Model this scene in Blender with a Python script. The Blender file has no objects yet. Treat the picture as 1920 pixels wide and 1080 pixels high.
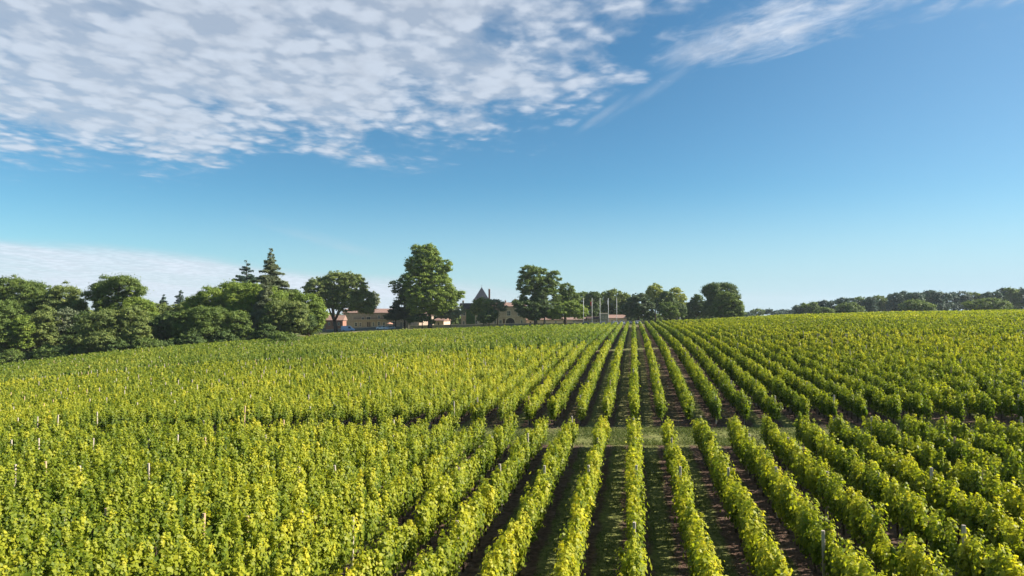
import bpy, bmesh, math, random
import numpy as np
from mathutils import Vector, Matrix
R = math.radians
C = bpy.context.scene.collection
scene = bpy.context.scene

# ------------------------------------------------------------------ camera
YAW = R(10.1)                      # camera looks this far to the left of +Y (the direction of the vine rows)
PITCH = math.atan(36 / 1280)
CAMZ = 7.4
cs, sn = math.cos(YAW), math.sin(YAW)
FWD = Vector((-sn, cs, 0)); RIGHT = Vector((cs, sn, 0))
cam_d = bpy.data.cameras.new('camera'); cam = bpy.data.objects.new('camera', cam_d); C.objects.link(cam)
cam_d.sensor_width = 36; cam_d.lens = 24; cam_d.clip_start = .1; cam_d.clip_end = 20000
cam.location = (0, 0, CAMZ)
cam.rotation_euler = (R(90) + PITCH, 0, YAW)
scene.camera = cam

# ------------------------------------------------------------------ light
SUN_AZ, SUN_EL = R(76), R(33)      # azimuth clockwise from +Y
scene.view_settings.view_transform = 'Standard'
scene.view_settings.look = 'None'
scene.view_settings.exposure = 1.24
scene.view_settings.gamma = 1
sun_d = bpy.data.lights.new('sun', 'SUN'); sun = bpy.data.objects.new('sun', sun_d); C.objects.link(sun)
sun_d.energy = 5.0; sun_d.angle = R(.6); sun_d.color = (1, .92, .80)
sd = Vector((math.sin(SUN_AZ) * math.cos(SUN_EL), math.cos(SUN_AZ) * math.cos(SUN_EL), math.sin(SUN_EL)))
sun.rotation_euler = (-sd).to_track_quat('-Z', 'Y').to_euler()
sun.location = sd * 50

world = bpy.data.worlds.new('World'); scene.world = world; world.use_nodes = True
wt = world.node_tree; wt.nodes.clear()

class N:
    """tiny node-building helper"""
    def __init__(s, tree): s.t = tree
    def n(s, typ, **kw):
        nd = s.t.nodes.new(typ)
        for k, v in kw.items(): setattr(nd, k, v)
        return nd
    def put(s, sock, v):
        if hasattr(v, 'is_linked') or isinstance(v, bpy.types.NodeSocket): s.t.links.new(v, sock)
        else: sock.default_value = v
    def m(s, op, a, b=0.0, c=None, clamp=False):
        nd = s.n('ShaderNodeMath', operation=op, use_clamp=clamp)
        s.put(nd.inputs[0], a); s.put(nd.inputs[1], b)
        if c is not None: s.put(nd.inputs[2], c)
        return nd.outputs[0]
    def vm(s, op, a, b=None):
        nd = s.n('ShaderNodeVectorMath', operation=op)
        s.put(nd.inputs[0], a)
        if b is not None: s.put(nd.inputs[1], b)
        return nd.outputs['Value'] if op in ('DOT_PRODUCT', 'LENGTH') else nd.outputs[0]
    def comb(s, x, y, z=0.0):
        nd = s.n('ShaderNodeCombineXYZ')
        for i, v in enumerate((x, y, z)): s.put(nd.inputs[i], v)
        return nd.outputs[0]
    def noise(s, vec, scale, detail=3, rough=.5, dist=0, dim='3D'):
        nd = s.n('ShaderNodeTexNoise', noise_dimensions=dim)
        if vec is not None: s.t.links.new(vec, nd.inputs['Vector'])
        nd.inputs['Scale'].default_value = scale; nd.inputs['Detail'].default_value = detail
        nd.inputs['Roughness'].default_value = rough; nd.inputs['Distortion'].default_value = dist
        return nd.outputs['Fac']
    def ss(s, x, a, b, lo=0., hi=1.):
        nd = s.n('ShaderNodeMapRange', interpolation_type='SMOOTHSTEP')
        s.put(nd.inputs[0], x)
        for i, v in enumerate((a, b, lo, hi)): s.put(nd.inputs[i + 1], v)
        return nd.outputs[0]
    def ramp(s, x, stops, interp='LINEAR'):
        nd = s.n('ShaderNodeValToRGB'); nd.color_ramp.interpolation = interp
        s.put(nd.inputs[0], x)
        e = nd.color_ramp.elements
        while len(e) < len(stops): e.new(.5)
        for el, (p, c) in zip(e, stops):
            el.position = p; el.color = (c, c, c, 1) if not hasattr(c, '__len__') else (*c, 1)
        return nd.outputs[0]
    def mix(s, f, a, b, typ='MIX'):
        nd = s.n('ShaderNodeMix', data_type='RGBA', blend_type=typ)
        s.put(nd.inputs[0], f)
        for i, v in ((6, a), (7, b)):
            s.put(nd.inputs[i], (*v, 1) if isinstance(v, tuple) and len(v) == 3 else v)
        return nd.outputs[2]

SKYTINT = (.94, 1.14, 1.10)
def build_sky():
    g = N(wt)
    tc = g.n('ShaderNodeTexCoord'); d = tc.outputs['Generated']
    sky = g.n('ShaderNodeTexSky', sky_type='NISHITA')
    sky.sun_disc = False; sky.sun_elevation = SUN_EL; sky.sun_rotation = SUN_AZ
    sky.altitude = 50; sky.air_density = 1.0; sky.dust_density = 0; sky.ozone_density = 4.0
    f = g.m('MAXIMUM', g.vm('DOT_PRODUCT', d, tuple(FWD)), .02)
    r = g.vm('DOT_PRODUCT', d, tuple(RIGHT))
    sep = g.n('ShaderNodeSeparateXYZ'); wt.links.new(d, sep.inputs[0])
    z = g.m('MAXIMUM', sep.outputs[2], .004)
    u = g.m('DIVIDE', r, f); v = g.m('DIVIDE', z, f)
    # a flat cloud deck seen in perspective: position on the deck
    px = g.m('DIVIDE', r, g.m('ADD', z, .06)); py = g.m('DIVIDE', f, g.m('ADD', z, .06))
    deck = g.comb(px, py)
    front = g.ss(g.vm('DOT_PRODUCT', d, tuple(FWD)), .05, .3)
    un = g.m('MULTIPLY_ADD', u, .5, .5, clamp=True)
    # --- altocumulus, upper left
    vb = g.ramp(un, [(0, .19), (.125, .19), (.27, .185), (.30, .195), (.375, .21), (.475, .22), (.53, .235), (.575, .28), (.62, .33), (.68, .43)])
    big = g.noise(deck, 1.1, 5, .62, .5)
    med = g.noise(g.comb(px, g.m('MULTIPLY', py, .8), 5.), 3.2, 4, .6, .6)
    edge = g.m('ADD', g.m('SUBTRACT', v, vb), g.m('ADD', g.m('MULTIPLY', g.m('SUBTRACT', big, .5), .16), g.m('MULTIPLY', g.m('SUBTRACT', med, .5), .12)))
    mask = g.ss(edge, -.02, .13)
    wv = g.comb(px, g.m('MULTIPLY', py, .85))
    puff = g.noise(wv, 10.5, 2, .5, .2)
    dn = g.n('ShaderNodeTexNoise'); wt.links.new(wv, dn.inputs['Vector']); dn.inputs['Scale'].default_value = 9.; dn.inputs['Detail'].default_value = 3.
    warp = g.vm('ADD', wv, g.vm('MULTIPLY', g.vm('SUBTRACT', dn.outputs['Color'], (.5, .5, .5)), (.16, .16, 0.)))
    vo = g.n('ShaderNodeTexVoronoi', feature='SMOOTH_F1'); wt.links.new(warp, vo.inputs['Vector']); vo.inputs['Scale'].default_value = 11.; vo.inputs['Smoothness'].default_value = .6
    cell = g.m('SUBTRACT', .95, vo.outputs['Distance'])
    puff2 = g.noise(wv, 26.0, 3, .55, .2)
    pp = g.m('ADD', g.m('ADD', g.m('MULTIPLY', puff, .30), g.m('MULTIPLY', puff2, .22)), g.m('MULTIPLY', cell, .50))
    thick = g.m('ADD', g.m('MULTIPLY', mask, .50), g.m('MULTIPLY', g.m('SUBTRACT', med, .5), 1.0))
    thick = g.m('ADD', thick, g.m('MULTIPLY', g.m('SUBTRACT', big, .5), .7))
    thick = g.m('ADD', thick, g.m('SUBTRACT', g.m('MULTIPLY', g.ss(v, .2, .36), .10), g.m('MULTIPLY', g.ss(u, -.2, .18), .36)))
    a1 = g.m('MULTIPLY', g.ss(g.m('ADD', pp, g.m('MULTIPLY', thick, .55)), .38, .90), g.ss(mask, .0, .45))
    soft = g.m('MULTIPLY', g.ss(g.m('ADD', thick, g.m('MULTIPLY', pp, .35)), .22, .75), g.m('MULTIPLY', g.ss(mask, .1, .8), .62))
    a1 = g.m('MAXIMUM', g.m('MULTIPLY', g.m('POWER', a1, 1.05), .84), soft)
    # --- wispy cirrus, upper right
    def blob(cu, cv, ang, la, lb, soft=1.):
        ca, sa = math.cos(R(ang)), math.sin(R(ang))
        du = g.m('SUBTRACT', u, cu); dv = g.m('SUBTRACT', v, cv)
        a = g.m('ADD', g.m('MULTIPLY', du, ca), g.m('MULTIPLY', dv, sa))
        b = g.m('SUBTRACT', g.m('MULTIPLY', dv, ca), g.m('MULTIPLY', du, sa))
        wn = g.noise(g.comb(g.m('MULTIPLY', a, 4.5), g.m('MULTIPLY', b, 17.), cu * 7), 2.2, 7, .62, .35)
        w2 = g.m('MULTIPLY', g.m('SUBTRACT', wn, .5), 3.2)
        q = g.m('ADD', g.m('POWER', g.m('DIVIDE', a, la), 2.), g.m('POWER', g.m('ABSOLUTE', g.m('DIVIDE', b, lb)), 2.))
        return g.ss(g.m('ADD', g.m('SUBTRACT', 1., q), w2), -.1, 1.25 * soft)
    a2 = blob(.41, .425, 17, .185, .052, 1.3)
    a2b = blob(.30, .395, 22, .10, .03, 1.3)
    a2c = blob(.215, .325, 32, .11, .010, 2.2)
    a2d = blob(.135, .285, 34, .055, .009, 1.8)
    a4 = blob(-.30, .105, -16, .13, .012, 2.6)
    # --- streaky veil low on the left
    vt = g.ramp(un, [(0, .105), (.125, .103), (.2, .094), (.28, .077), (.325, .060), (.36, .052), (.44, .046), (.5, .032), (.56, .012), (.62, .0)])
    st = g.noise(g.comb(g.m('MULTIPLY', u, 2.2), g.m('MULTIPLY', g.m('ADD', v, g.m('MULTIPLY', u, .13)), 26.), 1.), 1.5, 5, .6, .3)
    e3 = g.m('ADD', g.m('SUBTRACT', vt, v), g.m('MULTIPLY', g.m('SUBTRACT', st, .5), .012))
    a3 = g.m('MULTIPLY', g.ss(e3, -.004, .018), g.m('MULTIPLY_ADD', st, 1.3, .22, clamp=True))
    a3 = g.m('MULTIPLY', a3, g.ss(u, .22, -.2))
    ar = g.m('MULTIPLY', blob(.36, .012, 0, .16, .012, 2.), .5)
    tot = a1
    for x, k in ((a2, .9), (a2b, .6), (a2c, .32), (a2d, .42), (a3, .9), (a4, .45), (ar, .6)):
        tot = g.m('MAXIMUM', tot, g.m('MULTIPLY', x, k))
    tot = g.m('MULTIPLY', tot, front); white = g.m('MAXIMUM', a3, a2)
    shade = g.m('ADD', g.m('MULTIPLY_ADD', g.ss(pp, .35, .7), .16, .86), g.m('MULTIPLY', white, .16))
    cl = g.n('ShaderNodeVectorMath', operation='SCALE')
    cl.inputs[0].default_value = (6.3, 6.95, 7.9); g.put(cl.inputs['Scale'], shade)
    tint = g.mix(1., sky.outputs[0], SKYTINT, 'MULTIPLY')
    hs = g.n('ShaderNodeHueSaturation'); hs.inputs['Saturation'].default_value = 1.10; wt.links.new(tint, hs.inputs['Color']); tint = hs.outputs[0]
    hz = g.m('ADD', g.m('MULTIPLY', g.ss(v, .19, -.03), g.ss(u, -.8, .6, .50, .80)), g.m('MULTIPLY', g.ss(u, .1, 1.0), .22), clamp=True)
    tint = g.mix(g.m('MULTIPLY', g.ss(v, .34, .12), g.ss(u, .9, -.2, .25, 1.)), tint, g.mix(1., tint, (.84, .985, 1.04), 'MULTIPLY'))
    tint = g.mix(hz, tint, (4.7, 6.45, 8.2))
    col = g.mix(tot, tint, cl.outputs[0])
    bg = g.n('ShaderNodeBackground'); wt.links.new(col, bg.inputs[0]); bg.inputs[1].default_value = .0465
    out = g.n('ShaderNodeOutputWorld'); wt.links.new(bg.outputs[0], out.inputs[0])
build_sky()

# ------------------------------------------------------------------ tagging helpers
def tag(o, label=None, cat=None, group=None, kind=None):
    if label: o['label'] = label
    if cat: o['category'] = cat
    if group: o['group'] = group
    if kind: o['kind'] = kind
    return o
def empty(name, loc, rz=0.):
    o = bpy.data.objects.new(name, None); C.objects.link(o)
    o.location = loc; o.rotation_euler = (0, 0, rz); o.empty_display_size = .5
    return o
def link_mesh(name, me, parent=None):
    o = bpy.data.objects.new(name, me); C.objects.link(o)
    if parent: o.parent = parent
    return o
def children(o): return [c for c in list(bpy.data.objects) if c.parent == o]
def from_bm(name, bm, mats, parent=None, smooth=False):
    me = bpy.data.meshes.new(name); bmesh.ops.recalc_face_normals(bm, faces=bm.faces)
    bm.to_mesh(me); bm.free()
    for m in (mats if isinstance(mats, (list, tuple)) else [mats]): me.materials.append(m)
    if smooth: me.polygons.foreach_set('use_smooth', [True] * len(me.polygons))
    return link_mesh(name, me, parent)
def box(bm, x0, x1, y0, y1, z0, z1, top=1.):
    cx, cy = (x0 + x1) / 2, (y0 + y1) / 2
    vs = []
    for z, k in ((z0, 1.), (z1, top)):
        for x, y in ((x0, y0), (x1, y0), (x1, y1), (x0, y1)):
            vs.append(bm.verts.new((cx + (x - cx) * k, cy + (y - cy) * k, z)))
    for f in ((0, 3, 2, 1), (4, 5, 6, 7), (0, 1, 5, 4), (1, 2, 6, 5), (2, 3, 7, 6), (3, 0, 4, 7)):
        bm.faces.new([vs[i] for i in f])
def tube(bm, pts, radii, seg=8, cap=True):
    rings = []
    for i, p in enumerate(pts):
        p = Vector(p)
        a = Vector(pts[min(i + 1, len(pts) - 1)]) - Vector(pts[max(i - 1, 0)])
        a.normalize()
        s_ = a.orthogonal().normalized() if abs(a.z) < .9 else Vector((1, 0, 0)); s_ = (s_ - a * s_.dot(a)).normalized()
        t_ = a.cross(s_)
        rings.append([bm.verts.new(p + (s_ * math.cos(2 * math.pi * k / seg) + t_ * math.sin(2 * math.pi * k / seg)) * radii[i]) for k in range(seg)])
    for a, b in zip(rings, rings[1:]):
        for k in range(seg): bm.faces.new((a[k], a[(k + 1) % seg], b[(k + 1) % seg], b[k]))
    if cap:
        bm.faces.new(rings[0][::-1]); bm.faces.new(rings[-1])

# ------------------------------------------------------------------ terrain heights
TT = np.array([-1.06, -.75, -.516, -.4, -.25, -.05, .18, .34, .5, .75, 1.05])
ZZ = np.array([3, 16, 38, 90, 150, 190, 290, 420, 900, 3000.])
HH = np.array([
 [8, 7.8, 7.7, 7.6, 7.5, 7.4, 7.4, 7.4, 7.3, 7.2, 7.1],
 [8.2, 7.9, 7.7, 7.6, 7.5, 7.45, 7.4, 7.35, 7.2, 7.1, 7.0],
 [9.0, 8.35, 8.1, 7.95, 7.8, 7.5, 7.2, 7.05, 6.85, 6.6, 6.4],
 [16, 12.9, 10.2, 9.2, 8.5, 6.9, 5.2, 5.0, 4.7, 4.3, 4.0],
 [19, 12.8, 9.3, 8.6, 8.5, 6.7, 5.4, 4.4, 3.6, 2.9, 2.5],
 [22, 16, 12, 9.8, 8.2, 6.6, 5.55, 3.8, 2.9, 2.1, 1.5],
 [28, 24, 19, 13, 8.9, 7.7, 7.0, 5.4, 3.6, 2.6, 2.0],
 [30, 28, 24, 18, 12, 10, 9.5, 8, 6, 5, 5],
 [34, 33, 30, 26, 22, 18, 16, 16, 16, 14, 14],
 [38, 38, 38, 38, 38, 38, 38, 38, 38, 38, 38.]])
NT, NZ = 240, 320
tg = np.linspace(-1.06, 1.05, NT); zg = np.linspace(math.log(3), math.log(3000), NZ)
tmp = np.array([np.interp(tg, TT, row) for row in HH])
GR = np.array([np.interp(zg, np.log(ZZ), tmp[:, j]) for j in range(NT)]).T     # NZ x NT
def blur(a, s, ax):
    r = int(3 * s); k = np.exp(-.5 * (np.arange(-r, r + 1) / s) ** 2); k /= k.sum()
    pad = [(0, 0), (0, 0)]; pad[ax] = (r, r)
    b = np.pad(a, pad, mode='edge')
    return np.apply_along_axis(lambda v: np.convolve(v, k, 'valid'), ax, b)
GR = blur(blur(GR, 7, 0), 8, 1)
def ground(X, Y):
    X = np.asarray(X, float); Y = np.asarray(Y, float)
    zc = -sn * X + cs * Y; xc = cs * X + sn * Y
    zz = np.clip(zc, 3, 3000)
    t = np.clip(xc / np.maximum(zz, 3), -1.06, 1.05)
    fi = (t + 1.06) / 2.11 * (NT - 1); fj = (np.log(zz) - math.log(3)) / math.log(1000) * (NZ - 1)
    i0 = np.clip(fi.astype(int), 0, NT - 2); j0 = np.clip(fj.astype(int), 0, NZ - 2)
    a = fi - i0; b = fj - j0
    h = (GR[j0, i0] * (1 - a) + GR[j0, i0 + 1] * a) * (1 - b) + (GR[j0 + 1, i0] * (1 - a) + GR[j0 + 1, i0 + 1] * a) * b
    return CAMZ - h - np.maximum(zc - 3000, 0) * .0135
def gz(x, y): return float(ground(x, y))
def camxz(X, Y): return cs * X + sn * Y, -sn * X + cs * Y
def at(px, Z, py=None):
    """world point seen at pixel px (1920 wide photo) at forward distance Z; on the ground, or at the height of row py"""
    p = FWD * Z + RIGHT * ((px - 960) / 1280 * Z)
    z = gz(p.x, p.y) if py is None else CAMZ + (576 - py) / 1280 * Z
    return Vector((p.x, p.y, z))

# ------------------------------------------------------------------ materials
MATS = {}
def leaf_mat(name, stops, transl=.35, rough=.55, spec=.3, tcol=None):
    m = bpy.data.materials.new(name); m.use_nodes = True; t = m.node_tree; t.nodes.clear(); g = N(t)
    at_ = g.n('ShaderNodeAttribute', attribute_name='tint')
    col = g.ramp(at_.outputs['Fac'], stops)
    pb = g.n('ShaderNodeBsdfPrincipled'); t.links.new(col, pb.inputs['Base Color'])
    pb.inputs['Roughness'].default_value = rough; pb.inputs['Specular IOR Level'].default_value = spec
    tr = g.n('ShaderNodeBsdfTranslucent')
    tc_ = g.mix(1., col, tcol or (1.0, 1.0, .5), 'MULTIPLY')
    t.links.new(tc_, tr.inputs[0])
    mx = g.n('ShaderNodeMixShader'); mx.inputs[0].default_value = transl
    t.links.new(pb.outputs[0], mx.inputs[1]); t.links.new(tr.outputs[0], mx.inputs[2])
    out = g.n('ShaderNodeOutputMaterial'); t.links.new(mx.outputs[0], out.inputs[0])
    MATS[name] = m; return m
def mat(name, a, b=None, rough=.8, scale=4., spec=.3, bump=0., metallic=0., detail=5, stretch=None):
    m = bpy.data.materials.new(name); m.use_nodes = True; t = m.node_tree; g = N(t)
    pb = t.nodes['Principled BSDF']
    tc = g.n('ShaderNodeTexCoord'); vec = tc.outputs['Object']
    if stretch:
        mp = g.n('ShaderNodeMapping'); t.links.new(vec, mp.inputs[0]); mp.inputs['Scale'].default_value = stretch; vec = mp.outputs[0]
    n = g.noise(vec, scale, detail, .6)
    if b is None: b = tuple(c * .75 for c in a)
    col = g.mix(g.ss(n, .3, .7), b, a)
    t.links.new(col, pb.inputs['Base Color'])
    pb.inputs['Roughness'].default_value = rough; pb.inputs['Specular IOR Level'].default_value = spec
    pb.inputs['Metallic'].default_value = metallic
    if bump:
        bp = g.n('ShaderNodeBump'); bp.inputs['Strength'].default_value = bump; bp.inputs['Distance'].default_value = .03
        t.links.new(n, bp.inputs['Height']); t.links.new(bp.outputs[0], pb.inputs['Normal'])
    MATS[name] = m; return m

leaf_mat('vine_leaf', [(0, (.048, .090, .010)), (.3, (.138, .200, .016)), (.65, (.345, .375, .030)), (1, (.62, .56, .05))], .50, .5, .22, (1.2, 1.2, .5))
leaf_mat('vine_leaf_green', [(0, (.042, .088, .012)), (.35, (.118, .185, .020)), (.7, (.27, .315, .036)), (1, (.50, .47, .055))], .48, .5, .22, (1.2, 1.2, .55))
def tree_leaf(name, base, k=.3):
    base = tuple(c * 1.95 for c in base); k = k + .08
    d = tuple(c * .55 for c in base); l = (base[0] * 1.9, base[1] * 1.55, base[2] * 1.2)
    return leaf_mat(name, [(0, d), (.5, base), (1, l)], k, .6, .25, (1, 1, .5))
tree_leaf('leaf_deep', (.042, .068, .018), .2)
tree_leaf('leaf_mid', (.066, .098, .022))
tree_leaf('leaf_fresh', (.092, .132, .022))
tree_leaf('leaf_olive', (.090, .118, .034))
tree_leaf('leaf_yellow', (.150, .175, .040))
tree_leaf('leaf_grey', (.085, .105, .060), .2)
tree_leaf('leaf_pine', (.034, .054, .022), .1)
tree_leaf('leaf_blue', (.035, .062, .045), .1)
tree_leaf('leaf_ivy', (.030, .075, .015), .15)
mat('bark', (.11, .08, .055), (.06, .045, .033), .9, 6, .2, .6)
mat('pale_bark', (.26, .23, .18), (.13, .11, .085), .9, 3, .2, .5)
mat('vine_bark', (.09, .065, .045), (.04, .03, .022), .95, 18, .2, .6)
mat('post_grey', (.50, .43, .35), (.32, .27, .22), .85, 9, .2, .3, stretch=(1, 1, .2))
mat('post_tan', (.55, .38, .24), (.36, .24, .15), .85, 9, .2, .3, stretch=(1, 1, .2))
mat('stone', (.46, .36, .28), (.34, .265, .21), .9, 1.2, .2, .4, detail=9)
mat('pale_stone', (.62, .54, .43), (.50, .42, .33), .9, 1.2, .2, .3, detail=9)
mat('pink_render', (.66, .50, .40), (.54, .40, .32), .9, .8, .2, .2)
mat('grey_stone', (.30, .28, .25), (.20, .19, .17), .92, 1.5, .2, .4, detail=9)
mat('terracotta', (.31, .20, .16), (.22, .14, .115), .85, 3.5, .2, .5, stretch=(3, .4, .4))
mat('brown_tile', (.090, .055, .045), (.055, .036, .032), .85, 3.5, .2, .4, stretch=(3, .4, .4))
mat('slate', (.050, .055, .070), (.030, .033, .045), .6, 4, .4, .3)
mat('brick', (.36, .19, .14), (.26, .13, .10), .9, 6, .2, .3)
mat('white_paint', (.78, .77, .73), (.66, .65, .62), .5, 3)
mat('grey_paint', (.50, .52, .54), (.42, .44, .46), .5, 3)
mat('glass', (.045, .05, .055), (.03, .033, .038), .08, 1, .8)
mat('dark', (.02, .019, .018), (.012, .012, .012), .8, 2)
mat('wood_dark', (.10, .055, .035), (.06, .035, .022), .7, 4)
mat('car_white', (.80, .80, .80), (.78, .78, .78), .25, 1, .6)
mat('car_blue', (.36, .48, .68), (.33, .45, .64), .25, 1, .6)
mat('car_silver', (.40, .42, .44), (.37, .39, .41), .25, 1, .7, metallic=.4)
mat('car_dark', (.05, .06, .08), (.045, .05, .07), .25, 1, .7)
mat('rubber', (.02, .02, .02), (.015, .015, .015), .9, 5)
mat('lamp_lens', (.7, .68, .62), (.6, .58, .52), .15, 5, .7)
mat('flag_red', (.45, .02, .025), (.38, .015, .02), .8, 2)
mat('flag_white', (.75, .74, .72), (.66, .66, .65), .8, 2)
mat('canvas', (.62, .32, .23), (.50, .26, .19), .85, 2)
mat('metal', (.10, .10, .10), (.06, .06, .06), .5, 4, .5, metallic=.5)

# soil / grass ground
def ground_mat():
    m = bpy.data.materials.new('soil_and_grass'); m.use_nodes = True; t = m.node_tree; g = N(t)
    pb = t.nodes['Principled BSDF']; tc = g.n('ShaderNodeTexCoord'); P = tc.outputs['Object']
    sep = g.n('ShaderNodeSeparateXYZ'); t.links.new(P, sep.inputs[0]); X, Y = sep.outputs[0], sep.outputs[1]
    n1 = g.noise(P, .8, 6, .65); n2 = g.noise(P, 5., 5, .65); n3 = g.noise(P, .25, 3, .5)
    soil = g.mix(g.ss(n2, .3, .75), (.050, .030, .021), (.175, .108, .078))
    soil = g.mix(g.ss(n1, .45, .8, 0., .6), soil, (.23, .165, .12))
    grass = g.mix(g.ss(n2, .3, .7), (.085, .105, .028), (.24, .25, .075))
    # middle strip of each lane between rows carries weeds in the nearest block
    lane = g.m('ABSOLUTE', g.m('SUBTRACT', g.m('FRACT', g.m('DIVIDE', X, 1.6)), .5))
    strip = g.ss(g.m('ADD', lane, g.m('MULTIPLY', g.m('SUBTRACT', n1, .5), .5)), .30, .12)
    near = g.ss(g.m('ADD', Y, g.m('MULTIPLY', n1, 3.)), 43., 36.)
    alt = g.ss(g.noise(g.comb(g.m('FLOOR', g.m('DIVIDE', X, 1.6)), 3.3), .9, 0), .45, .55, .25, .9)
    w = g.m('MULTIPLY', strip, g.m('MAXIMUM', near, alt))
    def band(y0, y1, s=.5):
        yy = g.m('ADD', Y, g.m('MULTIPLY', g.m('SUBTRACT', n1, .5), 2.2))
        return g.m('MULTIPLY', g.ss(yy, y0 - s, y0 + s), g.ss(yy, y1 + s, y1 - s))
    w = g.m('MAXIMUM', w, g.m('MULTIPLY', band(36.3, 40.6), g.ss(n1, .30, .55, .35, 1.)))
    w = g.m('MAXIMUM', w, g.m('MULTIPLY', band(90.5, 92.5), .8))
    cam_z = g.m('ADD', g.m('MULTIPLY', X, -sn), g.m('MULTIPLY', Y, cs))
    far = g.ss(cam_z, 200., 270.)
    w = g.m('MAXIMUM', w, far)
    col = g.mix(w, soil, grass)
    t.links.new(col, pb.inputs['Base Color'])
    pb.inputs['Roughness'].default_value = .95; pb.inputs['Specular IOR Level'].default_value = .15
    bp = g.n('ShaderNodeBump'); bp.inputs['Strength'].default_value = 1.; bp.inputs['Distance'].default_value = .22
    t.links.new(n2, bp.inputs['Height']); t.links.new(bp.outputs[0], pb.inputs['Normal'])
    return m
GM = ground_mat()

def build_ground():
    def axis(lo, hi, n, k):
        u = np.linspace(math.asinh(lo / k), math.asinh(hi / k), n); return np.sinh(u) * k
    xs = axis(-6000, 6000, 420, 60.); ys = axis(-1500, 9000, 420, 60.)
    X, Y = np.meshgrid(xs, ys); Z = ground(X, Y)
    rng = np.random.default_rng(3)
    dist = np.hypot(X, Y)
    Z = Z + rng.normal(0, .012, Z.shape) * (dist < 60)
    v = np.stack([X, Y, Z], -1).reshape(-1, 3)
    nx, ny = len(xs), len(ys)
    i = (np.arange(ny - 1)[:, None] * nx + np.arange(nx - 1)[None]).ravel()
    q = np.stack([i, i + 1, i + nx + 1, i + nx], -1)
    me = quads_mesh('ground', v, q); me.materials.append(GM)
    me.polygons.foreach_set('use_smooth', np.ones(len(q), bool))
    tag(link_mesh('ground', me), kind='structure')

def quads_mesh(name, v, q, tint=None):
    me = bpy.data.meshes.new(name)
    me.vertices.add(len(v)); me.vertices.foreach_set('co', np.ascontiguousarray(v, np.float32).ravel())
    me.loops.add(q.size); me.loops.foreach_set('vertex_index', np.ascontiguousarray(q, np.int32).ravel())
    me.polygons.add(len(q)); me.polygons.foreach_set('loop_start', np.arange(0, q.size, q.shape[1], dtype=np.int32))
    if tint is not None:
        a = me.attributes.new('tint', 'FLOAT', 'FACE'); a.data.foreach_set('value', np.ascontiguousarray(tint, np.float32))
    me.update(calc_edges=True)
    return me
def leaf_quads(c, n, size, rng, bend=.25, aspect=.8):
    """diamond leaves, folded a little along the middle: centres c, normals n, sizes"""
    n = n / (np.linalg.norm(n, axis=1, keepdims=True) + 1e-9)
    r = rng.normal(size=n.shape); a = np.cross(n, r); a /= (np.linalg.norm(a, axis=1, keepdims=True) + 1e-9)
    b = np.cross(n, a); s = size[:, None] * .62
    p0 = c + a * s; p2 = c - a * s
    p1 = c + b * s * aspect - n * s * bend; p3 = c - b * s * aspect - n * s * bend
    v = np.stack([p0, p1, p2, p3], 1).reshape(-1, 3)
    return v
build_ground()

def build_path():
    pts = [(500, 156), (540, 158), (575, 163), (600, 174), (618, 196), (640, 232), (690, 250)]
    P = []
    for (x0, z0), (x1, z1) in zip(pts, pts[1:]):
        for i in range(8): P.append(at(x0 + (x1 - x0) * i / 8, z0 + (z1 - z0) * i / 8))
    v = []
    for i, p in enumerate(P):
        d = (P[min(i + 1, len(P) - 1)] - P[max(i - 1, 0)]); d.z = 0; d.normalize(); nrm = Vector((-d.y, d.x, 0))
        for s_ in (-1.6, -.5, .5, 1.6):
            q = p + nrm * (s_ + .25 * math.sin(i * .9)); v.append((q.x, q.y, gz(q.x, q.y) + .07))
    q = [(i * 4 + j, i * 4 + j + 1, i * 4 + j + 5, i * 4 + j + 4) for i in range(len(P) - 1) for j in range(3)]
    me = quads_mesh('earth_path', np.array(v), np.array(q)); me.materials.append(mat('path_earth', (.40, .31, .22), (.25, .19, .13), .95, 1.5, .1, .4))
    tag(link_mesh('earth_path', me), kind='structure')
build_path()

# ------------------------------------------------------------------ vine rows
SP = 1.6
ZE_T = np.array([-1, -.75, -.6, -.516, -.4, -.345, -.325, -.285, -.265, .18, .34, .5, .75, 1.1])
ZE_Z = np.array([145, 150, 152, 153, 166, 168, 126, 124, 186, 192, 205, 235, 250, 255.])
ONES = ['', 'first', 'second', 'third', 'fourth', 'fifth', 'sixth', 'seventh', 'eighth', 'ninth', 'tenth', 'eleventh', 'twelfth',
        'thirteenth', 'fourteenth', 'fifteenth', 'sixteenth', 'seventeenth', 'eighteenth', 'nineteenth']
TENS = ['', '', 'twenty', 'thirty', 'forty', 'fifty', 'sixty', 'seventy', 'eighty', 'ninety']
def ordinal(n):
    if n < 20: return ONES[n]
    if n % 10 == 0 and n < 100: return TENS[n // 10][:-1] + 'ieth'
    if n < 100: return TENS[n // 10] + '-' + ONES[n % 10]
    return 'hundred and ' + ordinal(n - 100)

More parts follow.
